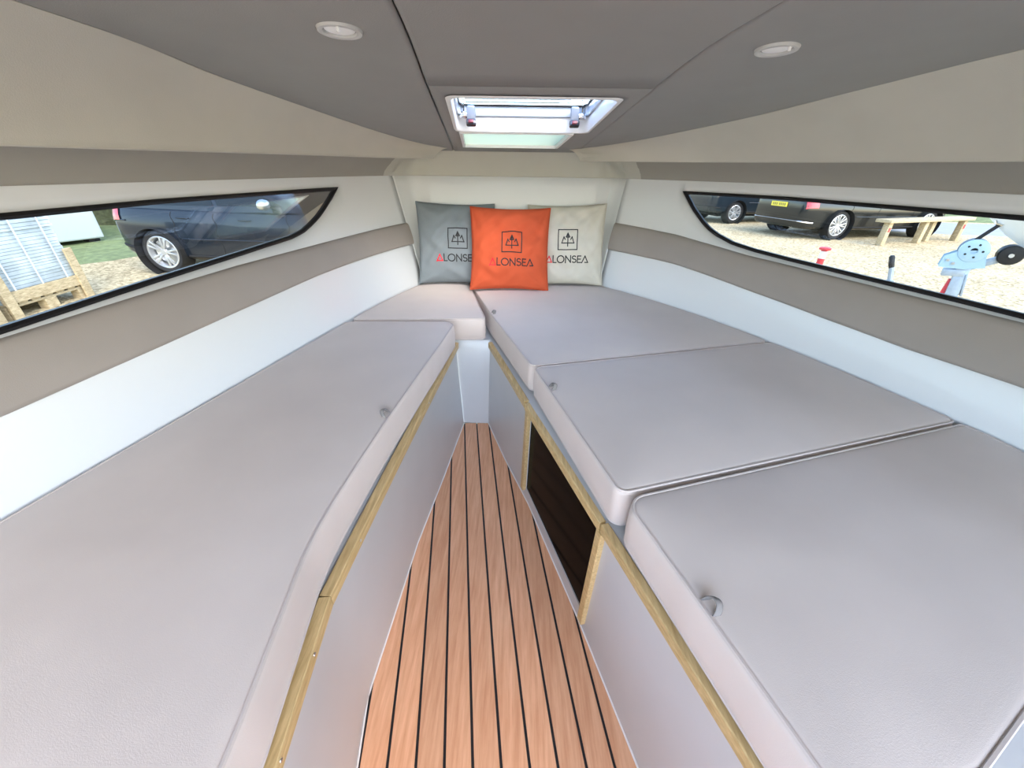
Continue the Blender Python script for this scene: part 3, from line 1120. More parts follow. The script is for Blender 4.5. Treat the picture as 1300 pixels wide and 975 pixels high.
def cushion(name, pts, label, z0=.453, z1=.570, rad=.015, crown=.010, seed=0, tabs=()):
    P = round_poly(pts)
    area = sum(P[i].x * P[(i + 1) % len(P)].y - P[(i + 1) % len(P)].x * P[i].y for i in range(len(P)))
    if area < 0: P = P[::-1]
    n = len(P)
    NR = []
    for i in range(n):
        t = (P[(i + 1) % n] - P[i - 1]).normalized()
        NR.append(Vector((t.y, -t.x)))
    ctr = sum(P, Vector((0, 0))) / n
    r = root(name, (ctr.x, ctr.y, z0), label, 'cushion', 'berth cushions')
    rings = []
    for ins, z in ((.016, z0), (.006, z0 + .004), (.001, z0 + .014), (-.001, z0 + .045), (-.0012, z0 + .07), (0, z1 - rad * .9)):
        rings.append([Vector((P[i].x - NR[i].x * ins, P[i].y - NR[i].y * ins, z)) for i in range(n)])
    for k in range(1, 5):
        a = math.pi / 2 * k / 4
        ins = rad * (1 - math.cos(a)); z = z1 - rad + rad * math.sin(a)
        rings.append([Vector((P[i].x - NR[i].x * ins, P[i].y - NR[i].y * ins, z)) for i in range(n)])
    # slight puckering of the boxing
    for ri in (2, 3, 4):
        for i in range(n):
            p = rings[ri][i]
            w = noise.noise(Vector((p.x * 14, p.y * 14, seed))) * .0025
            rings[ri][i] = p + Vector((NR[i].x, NR[i].y, 0)) * w
    V, Fc = ringmesh(rings)
    Fc.append(tuple(range(n))[::-1])
    top = rings[-1]
    inner = [Vector((p.x, p.y)) for p in top]
    xs = [p.x for p in inner]; ys_ = [p.y for p in inner]
    A = np.array([(p.x, p.y) for p in inner])
    B = np.roll(A, -1, 0)

    def dist(x, y):
        q = np.array([x, y])
        ab = B - A
        t = np.clip(((q - A) * ab).sum(1) / ((ab * ab).sum(1) + 1e-12), 0, 1)
        d = A + ab * t[:, None] - q
        return math.sqrt((d * d).sum(1).min())

    def inside(x, y):
        c = ((A[:, 1] > y) != (B[:, 1] > y)) & (x < (B[:, 0] - A[:, 0]) * (y - A[:, 1]) / (B[:, 1] - A[:, 1] + 1e-12) + A[:, 0])
        return c.sum() % 2 == 1
    extra = []
    st = .038
    for ix, x in enumerate(np.arange(min(xs), max(xs), st)):
        for y in np.arange(min(ys_), max(ys_), st):
            x2, y2 = x + random.uniform(-.006, .006), y + random.uniform(-.006, .006) + (st / 2 if ix % 2 else 0)
            if inside(x2, y2) and dist(x2, y2) > .016:
                extra.append(Vector((x2, y2)))
    for i in range(0, n, 2):
        q = inner[i] - NR[i] * .012
        extra.append(q)
    res = delaunay_2d_cdt(inner + extra, [(i, (i + 1) % n) for i in range(n)], [], 1, 1e-6)
    nv, nf = res[0], res[2]
    b0 = len(V)
    for v in nv:
        d = dist(v.x, v.y)
        z = z1 + crown * (1 - math.exp(-d / .10))
        if d > .004:
            z += (noise.noise(Vector((v.x * 4 + seed, v.y * 4, seed * 3.1))) * .004 + noise.noise(Vector((v.x * 11, v.y * 11 + seed, 2.2))) * .0016) * min(1, d / .08)
        V.append(Vector((v.x, v.y, z)))
    Fc += [tuple(b0 + i for i in f) for f in nf]
    mk('cover', V, Fc, M['cushion'], r, angle=60, doubles=.0006)
    a = math.radians(48)
    pip = [Vector((P[i].x - NR[i].x * rad * (1 - math.cos(a)), P[i].y - NR[i].y * rad * (1 - math.cos(a)), z1 - rad + rad * math.sin(a) + .0008)) for i in range(n)]
    MB().tube(pip, .0036, 6, closed=True).build('piping', M['piping'], r)
    pip = [Vector((P[i].x - NR[i].x * .003, P[i].y - NR[i].y * .003, z0 + .010)) for i in range(n)]
    MB().tube(pip, .0032, 5, closed=True).build('piping', M['piping'], r)
    for (tx, ty) in tabs:
        q = Vector((tx, ty))
        i = min(range(n), key=lambda k: (P[k] - q).length)
        tang = (P[(i + 1) % n] - P[i - 1]).normalized()
        T3 = Vector((tang.x, tang.y, 0)); I3 = Vector((-NR[i].x, -NR[i].y, 0))
        b = pip[i] * 0 + Vector((P[i].x, P[i].y, z1 - rad + rad * math.sin(a))) + I3 * rad * .4
        loop = []
        for k in range(13):
            t = math.pi * k / 12
            loop.append(b + I3 * (.008 + .010 * math.sin(t)) + T3 * (-.013 * math.cos(t)) + Vector((0, 0, .002 + .017 * math.sin(t))))
        rows = []
        for k, p in enumerate(loop):
            t = (loop[min(k + 1, 12)] - loop[max(k - 1, 0)]).normalized()
            wdir = (I3 + T3 * .25 + Vector((0, 0, -.35))).normalized()
            rows.append([p - wdir * .006, p - wdir * .003 + Vector((0, 0, .001)), p + wdir * .003 + Vector((0, 0, .001)), p + wdir * .006])
        MB().grid(rows).build('pull_loop', M['loop'], r, angle=80, solid=.002, label='small fabric pull loop')
    return r


def hullpts(side, y0, y1, inset, n):
    return [(S(side, y, .57, -inset).x, S(side, y, .57, -inset).y, 0) for y in np.linspace(y0, y1, n)]


INS = .012
# long port cushion
yA = -1.25
h_ = hullpts(-1, 1.70, yA, INS, 26)
h_[0] = (h_[0][0], h_[0][1], .045)
h_[-1] = (h_[-1][0], h_[-1][1], .03)
cushion('long_berth_cushion', h_ + [(-.252, yA, .03), (-.308, -.2, 0), (-.330, .10, 0), (-.342, .22, 0), (-.364, .38, 0), (-.375, .46, 0), (-.378, .52, 0), (-.376, .60, 0), (-.366, .74, 0), (-.350, .916, 0), (-.319, 1.2, 0), (-.290, 1.45, 0), (-.264, 1.715, .05)],
        'long one-piece taupe berth cushion on the side without the locker', seed=1, tabs=((-.344, .93),))
# forward infill, port of the centre seam
h_ = hullpts(-1, 1.722, 2.38, INS, 12)
h_[0] = (h_[0][0], h_[0][1], .03)
cushion('forward_cushion', [(-.128, 1.762, .022)] + [(-.245, 2.27, 0), (-.292, 2.462, .02), (-.545, 2.452, .03)] + h_[::-1],
        'small taupe cushion under the grey pillow, end face towards the foot well', seed=2)
# starboard forward
h_ = hullpts(1, 1.531, 2.36, INS, 16)
h_[0] = (h_[0][0], h_[0][1], .05)
cushion('double_berth_cushion', [(.068, 1.259, .03)] + h_ + [(.47, 2.462, .03), (-.284, 2.464, .02), (-.236, 2.272, 0), (-.112, 1.83, 0)],
        'taupe berth cushion carrying the orange and cream pillows', seed=3, tabs=((-.112, 1.83),))
# starboard middle
h_ = hullpts(1, .941, 1.524, INS, 14)
h_[0] = (h_[0][0], h_[0][1], .055); h_[-1] = (h_[-1][0], h_[-1][1], .05)
cushion('double_berth_cushion', [(.2425, .628, .03)] + h_ + [(.074, 1.252, .03)],
        'middle taupe berth cushion above the dark locker', seed=4, tabs=((.115, 1.09),))
# starboard aft
h_ = hullpts(1, .86, .935, INS, 3)
h_[-1] = (h_[-1][0], h_[-1][1], .06)
cushion('double_berth_cushion', [(.392, .118, .03), (.58, .178, 0), (1.05, .41, 0), (S(1, .62, .57, -.03).x, .56, .05)] + h_ + [(.246, .619, .05), (.325, .35, 0)],
        'taupe berth cushion with pale base showing at its aft edge, next to the oak strip', seed=5, tabs=((.312, .375),))


# ------------------------------------------------------------------ pillows
def strokes():
    sq = [[(-.5, -.5), (.5, -.5), (.5, .5), (-.5, .5), (-.5, -.5)]]
    k = 1 / 195.0

    def c(x, y): return ((x - 492.5) * k, (435 - y) * k)
    em = sq + [[c(493, 497), c(493, 408)], [c(433, 468), c(557, 468)], [c(433, 468), c(453, 408), c(466, 432)], [c(557, 468), c(535, 408), c(522, 432)],
               [c(493, 372), c(475, 410), c(490, 412), c(493, 390), c(496, 412), c(512, 410), c(493, 372)]]
    return em


def letters():
    """strokes of the word per letter, cap height 1"""
    def arc(cx, cy, rx, ry, a0, a1, n=14):
        return [(cx + rx * math.cos(math.radians(lerp(a0, a1, i / n))), cy + ry * math.sin(math.radians(lerp(a0, a1, i / n)))) for i in range(n + 1)]
    W = []
    x = 0
    W.append(('r', [[(x, 0), (x + .42, .96), (x + .80, .06), (x + .18, .06)]])); x += 1.0
    W.append(('k', [[(x, 1), (x, .04), (x + .42, .04)]])); x += .56
    W.append(('k', [arc(x + .48, .5, .46, .48, 0, 360, 28)])); x += 1.16
    W.append(('k', [[(x, 0), (x, .95), (x + .68, .05), (x + .68, 1)]])); x += .90
    W.append(('k', [arc(x + .27, .74, .24, .22, 40, 270, 12)[:-1] + arc(x + .27, .28, .27, .24, 90, -140, 14)])); x += .74
    W.append(('k', [[(x + .45, .96), (x, .96), (x, .04), (x + .47, .04)], [(x, .52), (x + .40, .52)]])); x += .62
    W.append(('k', [[(x, 0), (x + .42, .96), (x + .84, .04), (x + .44, .04)]])); x += .86
    return W, x


def pillow(name, label, mat, base, yaw, lean, size=.45, thick=.066, seed=0, tw=0.0, red=True):
    base = Vector(base)
    r = root(name, tuple(base), label, 'pillow', 'scatter pillows against the forward wall')
    X = Vector((math.cos(yaw), math.sin(yaw), 0))
    Nf = Vector((math.sin(yaw), -math.cos(yaw), 0))        # towards the cabin
    Zl = (Vector((0, 0, 1)) * math.cos(lean) - Nf * math.sin(lean)).normalized()
    Nn = X.cross(Zl).normalized()
    if Nn.dot(Nf) < 0: Nn = -Nn
    X2 = X * math.cos(tw) + Zl * math.sin(tw)
    Z2 = Zl * math.cos(tw) - X * math.sin(tw)
    h = size / 2

    def surf(x, z, sgn=1):
        """x,z in metres from pillow centre"""
        u, v = max(-1, min(1, x / h)), max(-1, min(1, z / h))
        e = (1 - u * u) * (1 - v * v)
        d = thick * (max(e, 0) ** .42)
        px = x * (1 - .055 * (1 - v * v) * abs(u) ** 3)
        pz = z * (1 - .055 * (1 - u * u) * abs(v) ** 3)
        # crumple: diagonal folds from the corners
        rr = min(1, e * 2.2)
        w = noise.noise(Vector((u * 2.2 + seed, v * 2.2, seed * 1.7))) * .013 + noise.noise(Vector(((u + v) * 3.5 + seed, (u - v) * 1.3, 4.1))) * .012 + noise.noise(Vector(((u - v) * 4.5 + seed, (u + v) * 1.5, 9.1))) * .010
        d += w * rr * sgn * (1 if sgn > 0 else -1)
        for cu_ in (-1, 1):
            for cv_ in (-1, 1):
                du, dv = u - cu_, v - cv_
                q_ = math.hypot(du, dv)
                d += .010 * math.sin(math.atan2(dv, du) * 11 + seed * 2.3 + cu_ + 2 * cv_) * math.exp(-q_ / .42) * min(1, q_ * 2.5) * min(1, e * 8)
        # a few hanging folds from the top seam
        d += .006 * math.sin(u * 13 + seed) * max(0, v) ** 2 * min(1, e * 6)
        # bottom sag
        d += .010 * max(0, -v) * e
        p = base + Zl * (h * .985) + X2 * px + Z2 * pz + Nn * (sgn * d)
        return p
    n = 44
    V, Fc = [], []
    g = [math.sin((i / n * 2 - 1) * math.pi / 2) * .35 + (i / n * 2 - 1) * .65 for i in range(n + 1)]
    for sgn in (1, -1):
        b0 = len(V)
        for j in range(n + 1):
            for i in range(n + 1):
                V.append(surf(g[i] * h, g[j] * h, sgn))
        for j in range(n):
            for i in range(n):
                a = b0 + j * (n + 1) + i
                q = (a, a + 1, a + n + 2, a + n + 1)
                Fc.append(q if sgn > 0 else q[::-1])
    mk('cover', V, Fc, mat, r, angle=80, doubles=.0008)
    # seam piping round the edge
    ring = [surf(t * h, -h) for t in g] + [surf(h, t * h) for t in g[1:]] + [surf(t * h, h) for t in g[::-1][1:]] + [surf(-h, t * h) for t in g[::-1][1:-1]]
    MB().tube(ring, .0022, 5, closed=True).build('seam', mat, r)

    def ribbon(mb, pts, w):
        # subdivide
        Q = []
        for a, b in zip(pts, pts[1:]):
            L = math.hypot(b[0] - a[0], b[1] - a[1])
            k = max(1, int(L / .005))
            Q.append([(lerp(a[0], b[0], i / k), lerp(a[1], b[1], i / k)) for i in range(k + 1)])
        for seg in Q:
            (x0, z0), (x1, z1) = seg[0], seg[-1]
            L = math.hypot(x1 - x0, z1 - z0) or 1e-6
            tx, tz = (x1 - x0) / L, (z1 - z0) / L
            seg = [(x0 - tx * w * .5, z0 - tz * w * .5)] + seg + [(x1 + tx * w * .5, z1 + tz * w * .5)]
            rows = []
            for (x, z) in seg:
                row = []
                for s_ in (-.5, .5):
                    xx, zz = x - tz * w * s_, z + tx * w * s_
                    p = surf(xx, zz)
                    ex = surf(xx + .002, zz) - surf(xx - .002, zz); ez = surf(xx, zz + .002) - surf(xx, zz - .002)
                    nn = ex.cross(ez).normalized()
                    if nn.dot(Nn) < 0: nn = -nn
                    row.append(p + nn * .0012)
                rows.append(row)
            mb.grid(rows)
    em = MB()
    for s_ in strokes():
        ribbon(em, [(.010 + a * .108, .030 + b * .108) for a, b in s_], .0055)
    em.build('emblem', M['ink'], r, smooth=False, label='black square emblem with a trident')
    W, tot = letters()
    sc = .244 / tot
    x0, z0 = .010 - .122, -.096
    ch = .039
    mk_, mr_ = MB(), MB()
    for colr, ss in W:
        for s_ in ss:
            ribbon(mr_ if colr == 'r' else mk_, [(x0 + a * sc, z0 + b * ch) for a, b in s_], .0058)
    mk_.build('lettering', M['ink'], r, smooth=False, label='black LONSEA letters')
    mr_.build('red_letter', M['ink_red'], r, smooth=False, label='red letter A')
    return r


ZT = .583
pillow('scatter_pillow', 'grey square scatter pillow with black trident emblem', M['pil_grey'], (-.335, 2.345, ZT), math.radians(6), math.radians(12), seed=3, tw=math.radians(-1.5))
pillow('scatter_pillow', 'cream square scatter pillow with black trident emblem', M['pil_cream'], (.300, 2.345, ZT), math.radians(-6), math.radians(12), seed=8, tw=math.radians(2))
pillow('scatter_pillow', 'orange square scatter pillow with black trident emblem', M['pil_orange'], (-.022, 2.215, ZT), math.radians(1), math.radians(19), seed=5, tw=math.radians(-.5))

# ------------------------------------------------------------------ outside: ground
GZ = -.33


def hole_ground():
    """big gravel yard, finer near the boat"""
    n = 60
    rows = []
    ts = [math.copysign(abs(t) ** 2.2, t) * 60 for t in np.linspace(-1, 1, n)]
    for y in ts:
        rows.append([Vector((x, y + 4, GZ + noise.noise(Vector((x * .3, y * .3, 0))) * .012)) for x in ts])
    return MB().grid(rows).build('ground', M['gravel'])


meta(hole_ground(), kind='structure')


def patch(name, pts, mat, z=GZ + .02, h=.05, amp=.03):
    """a low strip of ground with a bumpy top: pts is a quad a,b,c,d in plan"""
    a, b, c, d = [Vector(p) for p in pts]
    rows = []
    n, m = 40, 14
    for j in range(m + 1):
        v = j / m
        row = []
        for i in range(n + 1):
            u = i / n
            p = a.lerp(b, u).lerp(d.lerp(c, u), v)
            e = min(u, 1 - u, v * .5, (1 - v) * .5)
            zz = z - .04 + h * min(1, e * 14) + amp * noise.noise(Vector((p.x * 2, p.y * 2, 3))) * min(1, e * 10)
            row.append(Vector((p.x, p.y, zz)))
        rows.append(row)
    o = MB().grid(rows).build(name, mat)
    return meta(o, kind='structure')


patch('ground_grass_bank', ((-30, 9.5), (-7.2, 5.1), (-6.2, 8.0), (-20, 20)), M['grass'])
patch('ground_road', ((9.5, 12.6), (40, 3.0), (46, 9.0), (13.0, 15.6)), M['asphalt'], h=.045, amp=0)
patch('ground_verge', ((13.0, 15.6), (46, 9.0), (52, 14), (15, 19.5)), M['grass'], h=.10)


def hedge(name, label, p0, p1, w, h, mat, seed, cat='hedge'):
    """a clipped mass with a lumpy leafy skin and loose leaves over it"""
    a, b = Vector(p0), Vector(p1)
    r = root(name, (a.x, a.y, GZ), label, cat)
    t = (b - a); L = t.length; t = t.normalized(); nrm = Vector((-t.y, t.x))
    nu = int(L / .18) + 2
    rows = []
    for i in range(nu):
        u = i / (nu - 1)
        c = a + t * (L * u)
        row = []
        for k in range(15):
            an = math.pi * k / 14
            xx = math.cos(an); zz = math.sin(an)
            q = Vector((c.x, c.y, GZ)) + Vector((nrm.x, nrm.y, 0)) * (w / 2 * math.copysign(abs(xx) ** .5, xx)) + Vector((0, 0, h * zz ** .5))
            e = min(1, min(u, 1 - u) * L / .5)
            dsp = noise.noise(q * 1.7 + Vector((seed, 0, 0))) * .22 + noise.noise(q * 5) * .09
            q += Vector((nrm.x * xx, nrm.y * xx, zz)) * dsp
            q = Vector((c.x, c.y, GZ)).lerp(q, .55 + .45 * e) if k not in (0, 14) else Vector((q.x, q.y, GZ))
            row.append(q)
        rows.append(row)
    mb = MB().grid(rows)
    mb.F.append(tuple(range(15))); mb.F.append(tuple(len(mb.V) - 15 + k for k in range(15)))
    mb.build('foliage', mat, r)
    rnd = random.Random(seed)
    lv = MB()
    for _ in range(int(L * 260)):
        i = rnd.randrange(nu - 1); k = rnd.randrange(14)
        p = rows[i][k].lerp(rows[i + 1][k + 1], rnd.random()) + Vector((rnd.uniform(-.04, .04), rnd.uniform(-.04, .04), rnd.uniform(-.02, .05)))
        d1 = Vector((rnd.uniform(-1, 1), rnd.uniform(-1, 1), rnd.uniform(-1, 1))).normalized() * .07
        d2 = d1.cross(Vector((rnd.uniform(-1, 1), rnd.uniform(-1, 1), rnd.uniform(-1, 1)))).normalized() * .03
        lv.add([p - d1, p + d2, p + d1, p - d2], [(0, 1, 2, 3)])
    o = lv.build('leaves', mat, r, smooth=False)
    o['kind'] = 'stuff'
    return r


hedge('hedge', 'dark green hedge behind the navy hatchback', (-17, 10.2), (-6.4, 13.4), 1.3, 2.2, M['hedge'], 11)
hedge('hedge', 'brown twiggy hedge along the grass verge', (15.2, 20.2), (34, 16.0), 1.4, 1.6, M['hedge_brown'], 23)

# white cabin block standing on the grass behind the pallets
r = root('site_container', (-11.2, 8.4, GZ), 'white steel container behind the grass bank', 'container')
Mr = Matrix.Rotation(math.radians(-18), 3, 'Z')
cc = Vector((-11.2, 8.4, GZ))
MB().box(cc + Vector((0, 0, 1.25)), (4.2, 2.2, 2.3), Mr, .03).build('body', M['container'], r, smooth=False)
mb = MB()
for k in range(20):
    mb.box(cc + Mr @ Vector((-2.0 + k * .21, -1.11, 0)) + Vector((0, 0, 1.25)), (.10, .05, 2.1), Mr, .012)
mb.build('corrugation', M['container'], r, smooth=False)
for sx in (-1, 1):
    for sy in (-1, 1):
        MB().box(cc + Mr @ Vector((sx * 1.9, sy * .95, 0)) + Vector((0, 0, .05)), (.2, .2, .14), Mr, .01).build('corner_foot', M['well'], r, smooth=False)


# ------------------------------------------------------------------ cars
def make_wheel_meshes(R, rimr, spokes, w=.21):
    """tyre, rim and brake disc meshes, axle along local y, outer face at -y; returns list of (name, mesh)"""
    out = []

    def tomesh(nm_, mb, mat, ang=40):
        o = mb.build(nm_, mat, None, angle=ang)
        me = o.data
        bpy.data.objects.remove(o)
        return (nm_, me)
    h = w / 2
    t = MB().lathe([(rimr, -h + .012), (rimr + .012, -h), (R * .9, -h - .004), (R * .97, -h + .012), (R, -h + .035), (R, h - .035), (R * .97, h - .012), (R * .9, h), (rimr, h)], (0, 0, 0), (0, 1, 0), 48)
    out.append(tomesh('tyre', t, M['tyre']))
    m = MB()
    m.lathe([(rimr + .004, -h + .004), (rimr - .006, -h), (rimr - .020, -h + .006), (rimr - .026, -h + .03), (rimr - .03, h - .02)], (0, 0, 0), (0, 1, 0), 48)
    m.lathe([(.001, -h + .012), (.040, -h + .012), (.052, -h + .022), (.055, -h + .05), (.001, -h + .05)], (0, 0, 0), (0, 1, 0), 20)
    for k in range(spokes):
        a = 2 * math.pi * k / spokes
        for dlt in (-.16, .16):
            d0 = Vector((math.cos(a + dlt * .7), 0, math.sin(a + dlt * .7)))
            d1 = Vector((math.cos(a + dlt * 1.15), 0, math.sin(a + dlt * 1.15)))
            p0 = d0 * .045 + Vector((0, -h + .026, 0)); p1 = d1 * (rimr - .012) + Vector((0, -h + .014, 0))
            m.bar(p0, p1, .030, .026, up=(0, 1, 0), bev=.005)
    out.append(tomesh('rim', m, M['rim']))
    d = MB().lathe([(.001, -.01), (rimr - .05, -.01), (rimr - .05, .01), (.001, .01)], (0, 0, 0), (0, 1, 0), 30)
    out.append(tomesh('brake_disc', d, M['alu']))
    return out


def boolean_cut(obj, cutters):
    """cut with mesh objects and bake the result"""
    for c in cutters:
        md = obj.modifiers.new('cut', 'BOOLEAN')
        md.object = c
        md.operation = 'DIFFERENCE'
        md.solver = 'EXACT'
    bpy.context.view_layer.update()
    dg = bpy.context.evaluated_depsgraph_get()
    me = bpy.data.meshes.new_from_object(obj.evaluated_get(dg))
    obj.modifiers.clear()
    obj.data = me
    me.shade_smooth()
    me.set_sharp_from_angle(angle=math.radians(32))
    for c in cutters:
        bpy.data.objects.remove(c)


def car(name, label, loc, heading, paint, st, gh, wb, R, rimr, spokes, plate=True, dark_lower=True, group=None):
    """car in local axes: x forwards with the rear axle at 0, y left, z up from the ground
    st: (x, half width, low z, top z) stations, gh: greenhouse dict"""
    r = root(name, (0, 0, 0), label, 'car', group)
    OFF[r.name] = Vector((0, 0, 0))
    ringp = [(0, 0), (.72, 0), (.90, .02), (.965, .10), (.985, .28), (1, .50), (1, .62), (.992, .70), (.975, .82), (.935, .93), (.84, .985), (.45, 1.015), (0, 1.02)]
    # resample the stations smoothly
    cs = catmull([Vector((s_[0], s_[1], s_[2])) for s_ in st], 44)
    ct = catmull([Vector((s_[0], s_[3], 0)) for s_ in st], 44)
    rows = []
    for a, b in zip(cs, ct):
        x, hw, zl, zt = a.x, a.y, a.z, b.y
        half = [Vector((x, hw * p[0], zl + (zt - zl) * p[1])) for p in ringp]
        full = [Vector((v.x, -v.y, v.z)) for v in half[::-1]] + half[1:-1]
        rows.append(full)
    n = len(rows[0])
    V = [v for rr in rows for v in rr]
    Fc = [tuple(range(n))[::-1], tuple(range(len(V) - n, len(V)))]
    for i in range(len(rows) - 1):
        for k in range(n):
            l = (k + 1) % n
            Fc.append((i * n + k, i * n + l, (i + 1) * n + l, (i + 1) * n + k))
    body = mk('body', V, Fc, paint, r, angle=32)
    cut = []
    hwm = max(s_[1] for s_ in st)
    for ax in (0, wb):
        for sd in (-1, 1):
            c = MB().lathe([(.0001, -.17), (R + .032, -.17), (R + .032, .17), (.0001, .17)], (ax, sd * (hwm - .02), R), (0, 1, 0), 40).build('cutter', M['well'])
            cut.append(c)
    boolean_cut(body, cut)
    if len(body.data.materials) == 1:
        body.data.materials.append(M['well'])
    # wheel wells, door gaps, sill
    for ax in (0, wb):
        for sd in (-1, 1):
            MB().lathe([(R + .031, -.165), (R + .031, .10)], (ax, sd * (hwm - .03), R), (0, sd, 0), 40).build('wheel_arch', M['well'], r)

    def bodyp(x, f, sd=-1, off=0.0):
        """point on the flank: f index into ring profile (0..12 float)"""
        xs = [a.x for a in cs]
        hw = float(np.interp(x, xs, [a.y for a in cs])); zl = float(np.interp(x, xs, [a.z for a in cs])); zt = float(np.interp(x, xs, [a.y for a in ct]))
        i = min(int(f), len(ringp) - 2); t = f - i
        py = lerp(ringp[i][0], ringp[i + 1][0], t); pz = lerp(ringp[i][1], ringp[i + 1][1], t)
        return Vector((x, sd * (hw * py + off), zl + (zt - zl) * pz))
    # greenhouse
    lev = gh['levels']            # (z, x_rear, x_front, half width)
    rowsg = []
    for (z, xr, xf, hw) in lev:
        row = []
        for (sx, sy) in ((1, 1), (0, 1), (0, -1), (1, -1)):
            for k in range(6):
                a0 = {(1, 1): 0, (0, 1): 90, (0, -1): 180, (1, -1): 270}[(sx, sy)]
                a = math.radians(a0 + 90 * k / 5)
                rx, ry = .16, .14
                cx = xf - rx if sx else xr + rx
                cy = (hw - ry) * sy
                row.append(Vector((cx + rx * math.cos(a), cy + ry * math.sin(a), z)))
        rowsg.append(row)
    n = len(rowsg[0])
    V = [v for rr in rowsg for v in rr]
    Fc = [tuple(range(len(V) - n, len(V)))]
    for i in range(len(rowsg) - 1):
        for k in range(n):
            l = (k + 1) % n
            Fc.append((i * n + k, i * n + l, (i + 1) * n + l, (i + 1) * n + k))
    mk('cabin', V, Fc, paint, r, angle=40)

    def ghv(z):
        zs = [l[0] for l in lev]
        return [float(np.interp(z, zs, [l[i] for l in lev])) for i in (1, 2, 3)]
    z0, z1 = gh['glass']
    for sd in (-1, 1):
        for (xa0, xb0, xa1, xb1) in gh['side']:
            rows = []
            for k in range(7):
                t = k / 6
                z = lerp(z0, z1, t)
                hw = ghv(z)[2]
                rows.append([Vector((lerp(lerp(xa0, xa1, t), lerp(xb0, xb1, t), j / 4), sd * (hw + .005), z)) for j in range(5)])
            MB().grid(rows).build('side_window', M['carglass'], r)
    for nm_, end in (('windscreen', 1), ('rear_window', 0)):
        rows = []
        for k in range(7):
            z = lerp(z0 + .03, z1 - .01, k / 6)
            xr, xf, hw = ghv(z)
            x = xf + .006 if end else xr - .006
            rows.append([Vector((x, (hw - .16) * v, z)) for v in np.linspace(-1, 1, 7)])
        MB().grid(rows).build(nm_, M['carglass'], r)
    # lamps, plate, bumper strip, exhaust on the tail
    xr = st[0][0]
    for sd in (-1, 1):
        rows = []
        for k in range(6):
            f = lerp(gh['tail'][0], gh['tail'][1], k / 5)
            rows.append([bodyp(x, f, sd, .016) for x in np.linspace(xr + .035, xr + gh['tail'][2], 8)])
        MB().grid(rows).build('tail_light', M['tail'], r, label='red tail light')
        rows = []
        xf = st[-1][0]
        for k in range(5):
            f = lerp(8.0, 9.6, k / 4)
            rows.append([bodyp(x, f, sd, .006) for x in np.linspace(xf - .10, xf - .45, 7)])
        MB().grid(rows).build('head_light', M['lampglass'], r)
        for x, ln in gh['handles']:
            a = bodyp(x, 8.0, sd, .012); b = bodyp(x + ln, 8.0, sd, .012)
            MB().tube([a + Vector((0, -sd * .016, 0)), a, lerp(a, b, .5) + Vector((0, sd * .012, 0)), b, b + Vector((0, -sd * .016, 0))], .013, 8).build('door_handle', gh.get('handle_mat', paint), r)
        # mirror
        mx, mz = gh['mirror']
        c = Vector((mx, sd * (hwm + .07), mz))
        mb = MB()
        mb.lathe([(.001, -.055), (.05, -.05), (.085, -.02), (.095, .02), (.09, .045), (.001, .05)], c, (-1, 0, 0), 18)
        mb.V = [Vector((v.x, c.y + (v.y - c.y) * 1.25, c.z + (v.z - c.z) * .78)) for v in mb.V]
        ob = mb.build('mirror', gh.get('mirror_mat', paint), r)
        MB().bar((mx + .01, sd * (hwm - .09), mz - .05), (mx, sd * (hwm + .02), mz - .02), .05, .03, bev=.006).build('mirror_arm', M['rubber'], r)
        # door shut lines and sill moulding as thin raised or sunk strips
        for x in gh['gaps']:
            pts = [bodyp(x + .02 * math.sin(k), f, sd, .0015) for k, f in enumerate(np.linspace(3.4, 9.2, 14))]
            MB().tube(pts, .004, 5).build('door_gap', M['well'], r)
        pts = [bodyp(x, 3.0, sd, .004) for x in np.linspace(R + .08, wb - R - .08, 14)]
        MB().tube(pts, .022, 6).build('sill', M['well'] if dark_lower else paint, r)
        pts = [bodyp(x, 4.7, sd, .004) for x in np.linspace(R + .10, wb - R - .10, 12)]
        MB().tube(pts, .010, 6).build('side_moulding', gh.get('mould', paint), r)
        for ex in gh['exhaust']:
            MB().lathe([(.030, -.10), (.040, -.10), (.040, .06), (.034, .06), (.030, -.06)], (xr + .10, sd * ex, st[1][2] + .02), (-1, 0, 0), 18).build('exhaust_tip', M['chrome'], r)
    # bumper lip round the tail
    xs_ = np.linspace(0, 1, 19)
    for zf, nm_, mt, rad_ in ((3.6, 'bumper_lip', gh.get('lip', M['well']), .018), (7.2, 'bumper_crease', paint, .012)):
        pts = [bodyp(xr + .30 * (1 - t), zf, -1, .004) for t in np.linspace(0, .95, 8)] + [bodyp(xr + .30 * (1 - t), zf, 1, .004) for t in np.linspace(.95, 0, 8)]
        MB().tube(pts, rad_, 6).build(nm_, mt, r)
    if plate:
        pz = gh['plate']
        pl = MB().box((xr - .012, 0, pz), (.014, .52, .11), None, .003).build('number_plate', M['plate'], r, smooth=False, label='yellow rear number plate')
        for k in range(7):
            MB().box((xr - .0195, -.19 + k * .058 + (.03 if k > 3 else 0), pz), (.002, .034, .062), None).build('plate_mark', M['platemark'], pl, smooth=False)
    for o, ax in (('front', wb), ('rear', 0)):
        for sd in (-1, 1):
            wr = bpy.data.objects.new('wheel', None)
            COL.objects.link(wr)
            wr.parent = r
            wr.location = (ax, sd * (hwm - .115), R)
            wr.rotation_euler = (0, .3 * ax, 0 if sd < 0 else math.pi)
            for nm_, me in WHEELS[(R, rimr, spokes)]:
                q = bpy.data.objects.new(nm_, me)
                COL.objects.link(q)
                q.parent = wr
    # underbody pan between the wheels
    MB().box((wb / 2, 0, .24), (wb + .9, 2 * (hwm - .25), .08), None, .02).build('underbody', M['well'], r, smooth=False)
    r.location = loc
    r.rotation_euler = (0, 0, heading)
    OFF[r.name] = Vector((0, 0, 0))
    return r


